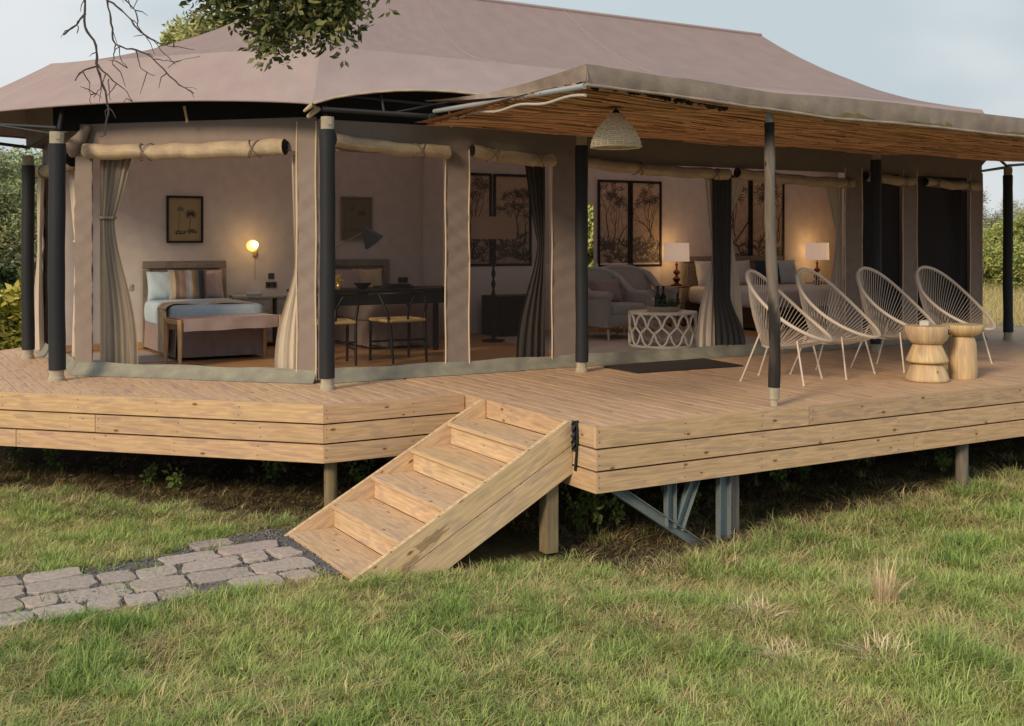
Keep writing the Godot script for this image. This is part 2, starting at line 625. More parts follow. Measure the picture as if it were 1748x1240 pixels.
	mat("upholstery", Color(0.46, 0.45, 0.43), 0.9, {"tex": cl[0], "bump": cl[1], "bs": 0.4})
	mat("white_paint", Color(0.70, 0.66, 0.61), 0.55)
	mat("red_wood", Color(0.10, 0.022, 0.014), 0.35)
	mat("straw", Color(0.50, 0.36, 0.17), 0.85, {"bump": cl[1], "bs": 0.5})
	mat("shade_lit", Color(0.80, 0.76, 0.72), 0.9, {"back": Color(0.25, 0.24, 0.22), "glow": Color(1.0, 0.86, 0.76), "gs": 0.17})
	mat("shade_off", Color(0.42, 0.31, 0.24), 0.9)
	mat("bulb", Color(1, 0.9, 0.7), 0.5, {"glow": Color(1.0, 0.83, 0.48), "gs": 1.6})
	mat("plate", Color(0.55, 0.52, 0.50), 0.4)
	mat("dark_plate", Color(0.07, 0.06, 0.055), 0.4)
	mat("pewter", Color(0.40, 0.38, 0.35), 0.35, {"metal": 0.5})
	mat("bottle", Color(0.012, 0.018, 0.012), 0.12)
	mat("brass", Color(0.55, 0.38, 0.14), 0.3, {"metal": 0.8})
	var sl := mottle_texture(41, Color(0.32, 0.285, 0.265), Color(0.68, 0.61, 0.575), 0.03)
	mat("stone", Color(0.92, 0.88, 0.86), 0.9, {"tex": sl[0], "bump": sl[1], "bs": 1.2, "tri": 1.4, "world": true})
	var so := mottle_texture(57, Color(0.05, 0.037, 0.024), Color(0.22, 0.17, 0.115), 0.02)
	mat("ground", Color(1, 1, 1), 0.95, {"tex": so[0], "bump": so[1], "bs": 2.0, "tri": 0.8, "world": true})
	var gr := mottle_texture(77, Color(0.055, 0.055, 0.06), Color(0.26, 0.25, 0.26), 0.06)
	mat("gravel_bed", Color(1, 1, 1), 0.95, {"tex": gr[0], "bump": gr[1], "bs": 1.2, "tri": 2.0, "world": true})
	mat("pebble", Color(1, 1, 1), 0.9)
	mat("bark", Color(0.10, 0.085, 0.075), 0.9, {"bump": so[1], "bs": 0.5})
	mat("grass", Color(1, 1, 1), 0.75, {"back": Color(0.35, 0.42, 0.15), "spec": 0.25})
	mat("leaf", Color(1, 1, 1), 0.6, {"back": Color(0.3, 0.4, 0.12), "spec": 0.35})
	mat("litter", Color(1, 1, 1), 0.9)

func frame_wall(ox: float, oz: float, dx: float, dz: float) -> Transform3D:
	var d := Vector3(dx, 0, dz).normalized()
	return Transform3D(Basis(d, Vector3.UP, d.cross(Vector3.UP)), Vector3(ox, 0, oz))

func _ready() -> void:
	rng.seed = 20
	fn.seed = 5
	fn.frequency = 0.9
	fn.fractal_octaves = 3
	fn2.seed = 9
	fn2.frequency = 0.25
	# camera
	var cam := Camera3D.new()
	cam.name = "camera"
	cam.projection = Camera3D.PROJECTION_FRUSTUM
	cam.near = 0.1
	cam.far = 900.0
	var hh := 0.1 * 1240.0 / FOC            # the height of the picture at the near plane
	cam.size = hh
	cam.frustum_offset = Vector2(0, -(620.0 - 412.0) / FOC * 0.1)
	cam.position = EYE
	cam.rotation.y = deg_to_rad(-30.0)
	add_child(cam)
	cam.current = true
	# sky, sun, exposure
	var we := WorldEnvironment.new()
	we.name = "world_environment"
	var env := Environment.new()
	env.background_mode = Environment.BG_SKY
	env.tonemap_mode = Environment.TONE_MAPPER_LINEAR
	env.tonemap_exposure = 1.7
	env.sdfgi_enabled = true
	env.ssao_enabled = true
	env.ssil_enabled = true
	var sky := Sky.new()
	sky.sky_material = make_sky()
	env.sky = sky
	we.environment = env
	add_child(we)
	var sun := DirectionalLight3D.new()
	sun.name = "sun"
	sun.light_energy = 0.5
	sun.light_color = Color(1.0, 0.89, 0.74)
	sun.light_angular_distance = 12.0
	sun.shadow_enabled = true
	var to_sun := Vector3(-0.82, 0.45, 0.40).normalized()
	sun.transform = Transform3D(Basis.looking_at(-to_sun), Vector3(0, 20, 0))
	add_child(sun)
	make_materials()
	build_ground()
	build_path()
	build_deck()
	build_stairs()
	build_tent()
	build_canopy()
	build_trees()
	build_interior()
	build_terrace()
	build_branches()
	build_plants()

# ---------------------------------------------------------------- sky
func make_sky() -> Material:
	var w := 1024
	var h := 512
	var a := noise_img(91, 0.006, w, h, 5)
	var b := noise_img(17, 0.02, w, h, 4)
	var im := Image.create(w, h, false, Image.FORMAT_RGBF)
	for y in h:
		var el := (0.5 - (y + 0.5) / h) * PI
		var up := clampf(sin(el), 0.0, 1.0)
		for x in w:
			var q := Color(0.315, 0.36, 0.378).lerp(Color(0.35, 0.41, 0.45), pow(up, 0.7))
			if el > 0:
				var yy := int(clampf((0.5 - el / PI * (1.0 + 1.6 * (1.0 - up))) * h + h * 0.4, 0, h - 1)) & (h - 1)
				var t := a[yy * w + x] / 255.0 + 0.45 * (b[yy * w + x] / 255.0 - 0.5)
				t = smoothstep(0.32, 0.75, t)
				q = q.lerp(Color(0.425, 0.44, 0.45).lerp(Color(0.74, 0.74, 0.73), up), 0.85 * t)
			else:
				q = Color(0.15, 0.14, 0.10)
			im.set_pixel(x, y, q)
	var p := PanoramaSkyMaterial.new()
	p.panorama = ImageTexture.create_from_image(im)
	return p

# ---------------------------------------------------------------- ground
const FRONT := -8.47      # deck face beside the stairs
const OUT := -6.5         # long front face of the deck
const CX := 3.17          # corner between front and chamfer
const NX := 4.43          # face that the stairs lean on

func deck_front(x: float) -> float:
	if x < CX:
		return FRONT - (CX - x)
	return FRONT if x < NX else OUT

func gh(x: float, z: float) -> float:
	var y := -0.90 + 0.035 * fn.get_noise_2d(x, z) + 0.05 * fn2.get_noise_2d(x, z)
	y -= 0.09 * exp(-(pow(x - 5.6, 2) + pow(z + 6.7, 2)) / 3.0)
	if x < 3.2 and z < -6.6 and z > -9.0:   # level where the path lies
		y = lerpf(y, -0.905, smoothstep(-6.6, -6.95, z) * smoothstep(-9.0, -8.6, z))
	return y

func build_ground() -> void:
	var b := MB.new()
	var na := 150
	var radii := []
	var r := 0.4
	while r < 30.0:
		radii.append(r)
		r += 0.10 + r * 0.012
	while r < 700.0:
		radii.append(r)
		r *= 1.18
	var ids := []
	for rad in radii:
		var row := []
		for k in na + 1:
			var an: float = TAU * k / na
			var x: float = 4.0 + cos(an) * rad
			var z: float = -6.5 + sin(an) * rad
			var y := gh(x, z) if rad < 40 else -0.9
			var e := 0.15
			var nn := Vector3(gh(x - e, z) - gh(x + e, z), 2 * e, gh(x, z - e) - gh(x, z + e)).normalized()
			if rad >= 40:
				nn = Vector3.UP
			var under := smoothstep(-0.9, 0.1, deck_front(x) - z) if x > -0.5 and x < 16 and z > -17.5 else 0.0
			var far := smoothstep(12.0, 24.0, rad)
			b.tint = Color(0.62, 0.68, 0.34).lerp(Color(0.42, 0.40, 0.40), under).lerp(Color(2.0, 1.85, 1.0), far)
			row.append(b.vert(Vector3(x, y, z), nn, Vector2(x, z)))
		ids.append(row)
	for q in radii.size() - 1:
		for k in na:
			b.tri(ids[q][k], ids[q + 1][k + 1], ids[q + 1][k])
			b.tri(ids[q][k], ids[q][k + 1], ids[q + 1][k + 1])
	b.tint = Color(0.62, 0.68, 0.34)
	var cc := b.vert(Vector3(4, gh(4, -6.5), -6.5), Vector3.UP, Vector2.ZERO)
	for k in na:
		b.tri(cc, ids[0][k + 1], ids[0][k])
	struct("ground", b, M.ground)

# ---------------------------------------------------------------- stone path
func build_path() -> void:
	var b := MB.new()
	var f := func(s: float, t: float) -> Vector3:
		var x := lerpf(-5.0, 2.95, s)
		var z0 := lerpf(-8.02, -8.35, smoothstep(1.6, 2.6, x)) + 0.10 * fn.get_noise_2d(x * 1.3, 3.0)
		var z1 := -6.95 + 0.10 * fn.get_noise_2d(x * 1.3, 40.0)
		var z := lerpf(z1, z0, t)
		return Vector3(x, -0.893 + 0.006 * fn.get_noise_2d(x * 4, z * 4), z)
	b.sheet(60, 14, f)
	var p := struct("path", b, M.gravel_bed)
	var rows := [[-6.97, 0.25], [-7.22, 0.27], [-7.49, 0.26], [-7.75, 0.24], [-8.0, 0.2]]
	for ri in rows.size():
		var x := 2.70 - rr(0, 0.12) if ri < 4 else 2.6
		while x > -4.6:
			var ln := rr(0.20, 0.46)
			var wz: float = rows[ri][1] - rr(0.015, 0.05)
			var skip: bool = (ri == 4 and (x < 2.3 or rng.randf() < 0.35)) or (ri == 3 and (x > 1.5 and x < 2.1 or x < 0.9 and x > 0.2)) or rng.randf() < 0.05
			if not skip:
				var poly := PackedVector2Array()
				var zc: float = rows[ri][0] - rows[ri][1] * 0.5 + rr(-0.02, 0.02)
				var skew := rr(-0.04, 0.04)
				var cor := [Vector2(-0.5, -0.5), Vector2(0.5, -0.5), Vector2(0.5, 0.5), Vector2(-0.5, 0.5)]
				for k in 4:
					var a: Vector2 = cor[k]
					var d: Vector2 = cor[(k + 1) % 4]
					for e in [0.12, 0.5, 0.88]:
						var q := a.lerp(d, e) * Vector2(ln - 0.025, wz)
						q += Vector2(rr(-1, 1), rr(-1, 1)) * minf(0.026, minf(ln, wz) * 0.07)
						q.x += q.y / wz * skew
						poly.append(Vector2(x - ln * 0.5, zc) + q)
				var s := MB.new()
				var k2 := rr(0.8, 1.12)
				s.tint = Color(k2, k2 * rr(0.96, 1.02), k2 * rr(0.93, 1.03))
				if Geometry2D.triangulate_polygon(poly).size() < 30:
					x -= ln
					continue
				s.slab(poly, -0.93, -0.874 + rr(-0.010, 0.008), 0.007)
				part("paving_stone", s, M.stone, p)
			x -= ln
	# loose gravel in the joints
	var pb := MB.new()
	pb.lathe([Vector2(0.0, -0.5), Vector2(0.45, -0.3), Vector2(0.55, 0.05), Vector2(0.3, 0.35), Vector2(0, 0.42)], 6)
	var xs := []
	var cs := []
	for k in 9000:
		var q := Vector3(rr(-4.6, 2.85), -0.888, rr(-8.3, -6.98))
		var s := rr(0.008, 0.02)
		xs.append(Transform3D(Basis.from_euler(Vector3(rr(-1, 1), rr(0, 6), rr(-1, 1))).scaled(Vector3.ONE * s), q))
		var g := rr(0.05, 0.24)
		cs.append(Color(g, g * rr(0.9, 0.98), g * rr(0.75, 1.05)))
	many("gravel", pb.mesh(), M.pebble, xs, cs, p)

# ---------------------------------------------------------------- deck
func fascia_row(deck: Node, a: Vector2, d: Vector2, joints: Array, row: int, tone: float) -> void:
	# a board row between a and d (x, z); outward is to the right of a->d seen from above... the face lies on the line
	var xf := frame_wall(a.x, a.y, d.x - a.x, d.y - a.y)
	var ln := a.distance_to(d)
	var ys: Array = [[-0.147, 0.004], [-0.304, -0.158], [-0.462, -0.316]][row]
	var cuts := [0.0] + joints + [ln]
	for k in cuts.size() - 1:
		var b := wood_mb(0.15)
		b.xf = xf
		var x0: float = cuts[k] + (0.002 if k > 0 else 0.0)
		var x1: float = cuts[k + 1] - (0.002 if k < cuts.size() - 2 else 0.0)
		b.tint = b.tint * tone
		var z := rr(-0.002, 0.002)
		b.box(Vector3((x0 + x1) * 0.5, (ys[0] + ys[1]) * 0.5, -0.018 + z), Vector3(x1 - x0, ys[1] - ys[0], 0.036), 0.004)
		var fb := part("fascia_board", b, M.fascia_wood, deck)
		var sc := MB.new()
		sc.xf = xf
		var sx := x0 + 0.03
		while sx < x1:
			for sy in [0.035, -0.035]:
				var c := Vector3(sx + rr(-0.008, 0.008), (ys[0] + ys[1]) * 0.5 + sy + rr(-0.006, 0.006), z)
				sc.lathe([Vector2(0.0055, 0.0), Vector2(0.0, 0.0006)], 7, Vector3.ZERO, true)
				for q in range(sc.v.size() - 16, sc.v.size()):
					var p: Vector3 = xf.affine_inverse() * sc.v[q]
					sc.v[q] = xf * (c + Vector3(p.x, -p.z, p.y + 0.0004))
					sc.n[q] = xf.basis.z
			sx += minf(0.75, maxf(0.2, x1 - 0.06 - x0))
		part("screw_heads", sc, M.dark_plate, fb).set_meta("kind", "stuff")

func build_deck() -> void:
	var deck := thing("wooden_deck", "raised pine deck on posts with three-board fascia, around the safari tent", "deck")
	var x := 0.45
	var pitch := 0.121
	while x < 15.28:
		var x0 := x + 0.0035
		var x1 := minf(x + pitch - 0.0035, 15.3)
		var segs := [[x0, x1]]
		for edge in [CX, NX]:
			if x0 < edge and x1 > edge:
				segs = [[x0, edge - 0.001], [edge + 0.001, x1]]
		for sg in segs:
			var b := wood_mb(0.11)
			b.us = 0.5
			var inset := 0.036
			var f0 := deck_front(sg[0] + 0.0005) - inset * (1.42 if sg[0] < CX else 1.0)
			var f1 := deck_front(sg[1] - 0.0005) - inset * (1.42 if sg[1] <= CX else 1.0)
			var b0: float = -16.8 if sg[0] > 3.5 else -13.7 - maxf(0.0, sg[0] - 0.45)
			var b1: float = -16.8 if sg[0] > 3.5 else -13.7 - maxf(0.0, sg[1] - 0.45)
			if sg[0] > NX and sg[0] < NX + 0.05:
				sg[0] = NX + 0.037
			if sg[1] - sg[0] < 0.02:
				continue
			b.slab(PackedVector2Array([Vector2(sg[0], f0), Vector2(sg[1], f1), Vector2(sg[1], b1), Vector2(sg[0], b0)]), -0.032, rr(-0.0012, 0.0012), 0.0035, Vector2(0, 1))
			part("deck_board", b, M.deck_wood, deck)
		x += pitch
	# fascia, rows from the top
	var P0 := Vector2(0.45, FRONT - (CX - 0.45))
	var P1 := Vector2(CX, FRONT)
	var chl := P0.distance_to(P1)
	var jc := [[chl - 3.03], [chl - 2.08], [chl - 2.86]]
	var jr := [[2.02], [5.05], [3.22]]
	for row in 3:
		fascia_row(deck, P0, P1, jc[row], row, 1.0)
		fascia_row(deck, P1, Vector2(NX, FRONT), [], row, 0.97)
		fascia_row(deck, Vector2(NX, FRONT), Vector2(NX, OUT), [], row, 1.05)
		fascia_row(deck, Vector2(NX, OUT), Vector2(15.3, OUT), jr[row] + [8.4 + row * 0.7], row, 1.0)
		fascia_row(deck, Vector2(15.3, OUT), Vector2(15.3, -16.8), [3.1 + row, 7.0], row, 1.0)
		fascia_row(deck, Vector2(0.45, -13.7), P0, [], row, 1.0)
	# frame below the boards
	for z in [-6.62, -8.6, -10.4, -12.2, -14.0, -16.6]:
		var b := MB.new()
		var xa: float = 4.5 if z > -8 else maxf(0.6, CX - (FRONT - z) + 0.15)
		b.box(Vector3((xa + 15.2) * 0.5, -0.20, z), Vector3(15.2 - xa, 0.16, 0.06), 0.003)
		part("bearer", b, M.joist, deck)
	for k in 20:
		var b := MB.new()
		var xx := 0.8 + k * 0.75
		var zf := deck_front(xx) - 0.08
		var zb := -16.7 if xx > 3.6 else -13.9
		b.box(Vector3(xx, -0.076, (zf + zb) * 0.5), Vector3(0.045, 0.085, zf - zb), 0.003)
		part("joist", b, M.joist, deck)
	# round timber posts
	for q in [[3.30, -8.66, 0.055], [8.40, -6.62, 0.055], [12.2, -6.62, 0.055], [1.0, -11.0, 0.055], [4.6, -10.4, 0.06], [7.6, -9.0, 0.06], [10.5, -9.0, 0.06], [1.9, -13.0, 0.06], [6.0, -13.0, 0.06], [10.0, -13.0, 0.06], [14.0, -10.0, 0.06], [14.6, -6.7, 0.055]]:
		var b := wood_mb(0.1)
		var y := gh(q[0], q[1]) - 0.05
		b.tube([Vector3(q[0], y, q[1]), Vector3(q[0], -0.5, q[1]), Vector3(q[0], -0.1, q[1])], q[2], 14)
		part("support_post", b, M.post_wood if q[0] < 8 else M.grey_wood, deck)
	# steel bracing at the front corner
	var zt := -6.62
	var st := MB.new()
	channel(st, Vector3(4.62, -0.44, zt), Vector3(5.53, -1.04, zt), 0.075)
	part("steel_brace", st, M.steel, deck)
	st = MB.new()
	channel(st, Vector3(5.16, -0.44, zt - 0.01), Vector3(5.16, -0.80, zt - 0.01), 0.085)
	part("steel_brace", st, M.steel, deck)
	st = MB.new()
	channel(st, Vector3(5.40, -0.44, zt - 0.012), Vector3(5.23, -0.83, zt - 0.012), 0.085)
	part("steel_brace", st, M.steel, deck)
	st = MB.new()
	channel(st, Vector3(5.66, -0.44, zt), Vector3(5.66, -1.06, zt), 0.11)
	part("steel_post", st, M.steel, deck)
	var pw := wood_mb()
	pw.box(Vector3(5.80, -0.72, zt - 0.06), Vector3(0.10, 0.66, 0.10), 0.006)
	part("support_post", pw, M.grey_wood, deck)

# an angle iron: a flat web with a lip along one edge
func channel(b: MB, p: Vector3, q: Vector3, w: float) -> void:
	var x := (q - p).normalized()
	var z := Vector3(0, 0, 1)
	var y := z.cross(x)
	var ln := p.distance_to(q)
	var bas := Basis(x, y, z)
	b.box((p + q) * 0.5, Vector3(ln, w, 0.006), 0.0015, bas)
	b.box((p + q) * 0.5 + y * (w * 0.5 - 0.004) + z * 0.026, Vector3(ln - 0.002, 0.007, 0.046), 0.0015, bas)
	b.box((p + q) * 0.5 - y * (w * 0.5 - 0.004) + z * 0.026, Vector3(ln - 0.002, 0.007, 0.046), 0.0015, bas)

# ---------------------------------------------------------------- stairs
func clip_poly(poly: PackedVector2Array) -> PackedVector2Array:
	var box := PackedVector2Array([Vector2(2.0, -0.915), Vector2(4.425, -0.915), Vector2(4.425, 0.006), Vector2(2.0, 0.006)])
	var r := Geometry2D.intersect_polygons(poly, box)
	return r[0]

func build_stairs() -> void:
	var s := thing("wooden_staircase", "five pine treads between sloping board sides, leading up to the deck", "stairs")
	var dir := Vector2(1.0, 0.543).normalized()
	for side in 2:
		var z0: float = -6.84 if side == 0 else -8.135
		for k in 2:
			var b := wood_mb(0.06)
			b.tint = b.tint * (1.0 if k == 0 else 0.93)
			var top := -0.004 - k * 0.196
			var low := top - 0.188 if k == 0 else top - 0.20
			var p := PackedVector2Array()
			for q in [[1.5, top], [4.9, top], [4.9, low], [1.5, low]]:
				p.append(Vector2(q[0], q[1] - (4.37 - q[0]) * 0.543))
			p = clip_poly(p)
			if k == 1:   # the lower board stops short of the ground point
				p = Geometry2D.intersect_polygons(p, PackedVector2Array([Vector2(2.9, -2), Vector2(5, -2), Vector2(5, 1), Vector2(2.9, 1)]))[0]
			b.plate(p, z0, z0 + 0.040, dir)
			part("stringer_board", b, M.stair_wood, s)
	# mud and weathering on the outer side, near the ground
	var outer: Node = s.get_child(0)
	for k in 6:
		var px: float = [2.86, 2.96, 3.06, 3.16, 3.02, 3.3][k]
		var wl := rr(0.10, 0.26)
		var b := MB.new()
		var bas := Basis(Vector3(dir.x, dir.y, 0), Vector3(-dir.y, dir.x, 0), Vector3(0, 0, 1))
		var c := Vector3(px, -0.05 - rr(0.06, 0.15) - (4.37 - px) * 0.543, -6.7985)
		var hh := rr(0.018, 0.05)
		var g := func(u: float, t: float) -> Vector3:
			var a := TAU * u
			var rad := t * (0.7 + 0.5 * fn.get_noise_2d(cos(a) * 1.7 + k * 9.0, sin(a) * 1.7))
			return c + bas * Vector3(cos(a) * wl * rad, sin(a) * hh * rad, 0.0)
		b.sheet(22, 3, g)
		part("mud_stain", b, M.mud, outer)
	for k in 5:
		var xn := 4.40 - 0.33 * (k + 1)
		var y := -0.15 - 0.18 * k
		var b := wood_mb(0.06)
		b.tint = b.tint * Color(0.93, 0.91, 0.90)
		b.box(Vector3(xn + 0.183, y - 0.018, -7.468), Vector3(0.366, 0.036, 1.25), 0.008)
		part("tread", b, M.stair_wood, s)
		if k < 4:
			b = wood_mb(0.06)
			b.box(Vector3(xn + 0.048, y - 0.036 - 0.072, -7.468), Vector3(0.03, 0.1435, 1.25), 0.003)
			part("riser", b, M.stair_wood, s)
	for q in [[4.29, -6.90], [4.30, -8.03]]:
		var b := wood_mb()
		b.box(Vector3(q[0], -0.66, q[1]), Vector3(0.105, 0.56, 0.105), 0.006)
		part("support_post", b, M.post_wood, s)
	# black plastic wrap over the joint at the top of the outer side
	var w := MB.new()
	var f := func(u: float, t: float) -> Vector3:
		var an := lerpf(-0.6, 2.3, u)
		return Vector3(4.402 + 0.028 * cos(an) + 0.006 * sin(t * 31 + u * 7), lerpf(-0.20, 0.012, t), -6.775 + 0.042 * sin(an) + 0.006 * sin(t * 23 + u * 11))
	w.sheet(12, 24, f)
	w.tube([Vector3(4.43, 0.02, -6.74), Vector3(4.42, -0.1, -6.725), Vector3(4.425, -0.2, -6.735), Vector3(4.42, -0.34, -6.75)], 0.012, 6)
	part("hinge_wrap", w, M.black_paint, s)

# ---------------------------------------------------------------- tent
func strip_sheet(b: MB, x0: float, x1: float, y0: float, y1: float, z := 0.0, wave := 0.006, ph := 0.0) -> void:
	# a hanging strip of canvas, both faces, with soft diagonal creases
	for side in 2:
		var zz := z + (0.006 if side == 0 else -0.006)
		var f := func(u: float, t: float) -> Vector3:
			var y := lerpf(y0, y1, t)
			var cr := sin(y * 17.0 + u * 3.0 + ph) * 0.5 + sin(y * 31.0 - u * 4.0 + ph * 2.0) * 0.3
			return Vector3(lerpf(x0, x1, u if side == 0 else 1.0 - u), y, zz + wave * (cr + 0.3 * sin(y * 47.0 + u * 9.0 + ph)) * sin(PI * t))
		b.sheet(10, 90, f, (x1 - x0), (y1 - y0))

func curtain(b: MB, top: Array, tie: Array, bot: Array, ys: Array, z: float, folds: int, depth := 0.05, ph := 0.0) -> void:
	# top, tie, bot: [x0, x1]; ys: heights of bottom, tie and top
	var f := func(u: float, t: float) -> Vector3:
		var y := lerpf(ys[0], ys[2], t)
		var a: Array
		var x: float
		var dd := depth
		if y < ys[1]:
			var k := smoothstep(0.0, 1.0, (y - ys[0]) / (ys[1] - ys[0]))
			k = pow(k, 1.6)
			x = lerpf(lerpf(bot[0], bot[1], u), lerpf(tie[0], tie[1], u), k)
			dd = lerpf(depth, depth * 0.45, k)
		else:
			var k := pow((y - ys[1]) / (ys[2] - ys[1]), 0.8)
			x = lerpf(lerpf(tie[0], tie[1], u), lerpf(top[0], top[1], u), k)
			dd = lerpf(depth * 0.45, depth * 0.8, k)
		var w := sin(u * TAU * folds + ph + 0.8 * sin(t * 3.0 + ph)) + 0.35 * sin(u * TAU * folds * 2.3 + ph * 2.0)
		return Vector3(x, y + 0.012 * sin(u * 9.0 + ph) * (1.0 - t), z + dd * w)
	b.sheet(folds * 10, 36, f, 1.2, 2.2)

func rolled_blind(parent: Node, xf: Transform3D, x0: float, x1: float, y0: float, y1: float, r: float, straps: Array) -> void:
	var b := MB.new()
	b.xf = xf
	var pts := []
	var rad := []
	var m := int((x1 - x0) / 0.06) + 3
	for k in m + 1:
		var t := float(k) / m
		var x := lerpf(x0, x1, t)
		var near := 1.0
		for s in straps:
			near = minf(near, absf(s - x) / 0.10)
		var rad_k := r * (0.90 + 0.10 * minf(near, 1.0) + 0.025 * sin(x * 9.0 + y0 * 40) + 0.03 * sin(x * 31.0))
		pts.append(Vector3(x, lerpf(y0, y1, t) - 0.018 * sin(PI * t) + 0.006 * sin(x * 13.0), 0.05 + 0.008 * sin(x * 6.0)))
		rad.append(rad_k)
	b.uo = Vector2(rr(0, 1), rr(0, 1))
	var lump := func(u: float, t: float) -> Vector3:
		var k := int(u * m + 0.5)
		var a := -t * TAU
		var p: Vector3 = pts[k]
		var q: float = rad[k] * (1.0 + 0.05 * fn.get_noise_3d(p.x * 3.0, a * 0.6, y0 * 9.0) + 0.07 * fn.get_noise_3d(p.x * 0.6, cos(a) * 2.5, sin(a) * 2.5) + 0.04 * sin(a * 2.0 + p.x * 2.5))
		if sin(a) < -0.5:
			q *= 0.93      # sags flat below
		return p + Vector3(0, sin(a) * q, cos(a) * q)
	b.sheet(m, 28, lump, x1 - x0, 0.5)
	var o := part("rolled_blind", b, M.tan_canvas, parent)
	# the rolled end seen from the side, and the straps
	var e := MB.new()
	e.xf = xf
	for end in [[x0, -1.0], [x1, 1.0]]:
		var sp := []
		var last: Vector3 = pts[0] if end[1] < 0 else pts[m]
		for k in 26:
			var a := k * 0.75
			var q := r * (0.95 - k * 0.034)
			sp.append(last + Vector3(end[1] * 0.004, sin(a) * q, cos(a) * q))
		e.tube(sp, 0.005, 5, false)
	part("roll_edge", e, M.liner, o)
	for s in straps:
		for w in [-1, 1]:
			var st := MB.new()
			st.xf = xf
			var ring := []
			for k in 17:
				var a := -1.9 + 4.4 * k / 16.0
				var yy := lerpf(y0, y1, (s - x0) / (x1 - x0)) - 0.018 * sin(PI * (s - x0) / (x1 - x0))
				ring.append(Vector3(s + w * 0.055 * sin(a * 0.9), yy + sin(a) * (r + 0.002), 0.05 + cos(a) * (r + 0.002)))
			st.tube(ring, 0.006, 5)
			part("strap", st, M.wall_canvas, o)

func tent_pole(tent: Node, p: Vector3, r: float, top: float, label := "") -> void:
	var b := MB.new()
	b.uo = Vector2(rr(0, 1), rr(0, 1))
	var pts := []
	var rad := []
	for k in 25:
		var t := k / 24.0
		pts.append(p + Vector3(0.004 * sin(t * 7 + p.x), lerpf(0.10, top - 0.11, t), 0.004 * cos(t * 9 + p.x)))
		rad.append(r * (1.0 + 0.022 * sin(t * 23.0 + p.x * 3) + (0.03 if k < 2 or k > 22 else 0.0)))
	b.tube(pts, rad, 18)
	var o := part("pole", b, M.sleeve, tent)
	if label:
		o.set_meta("label", label)
	b = MB.new()
	b.tube([p + Vector3(0, top - 0.115, 0), p + Vector3(0, top, 0)], r * 0.86, 16)
	b.box(p + Vector3(0, top - 0.05, r * 0.86), Vector3(0.035, 0.05, 0.012), 0.003)
	part("cap", b, M.cream_foot, o)
	b = MB.new()
	b.lathe([Vector2(r * 0.98, 0.0), Vector2(r * 0.98, 0.03), Vector2(r * 0.86, 0.04), Vector2(r * 0.86, 0.115), Vector2(0, 0.115)], 16, p, true)
	part("foot", b, M.cream_foot, o)

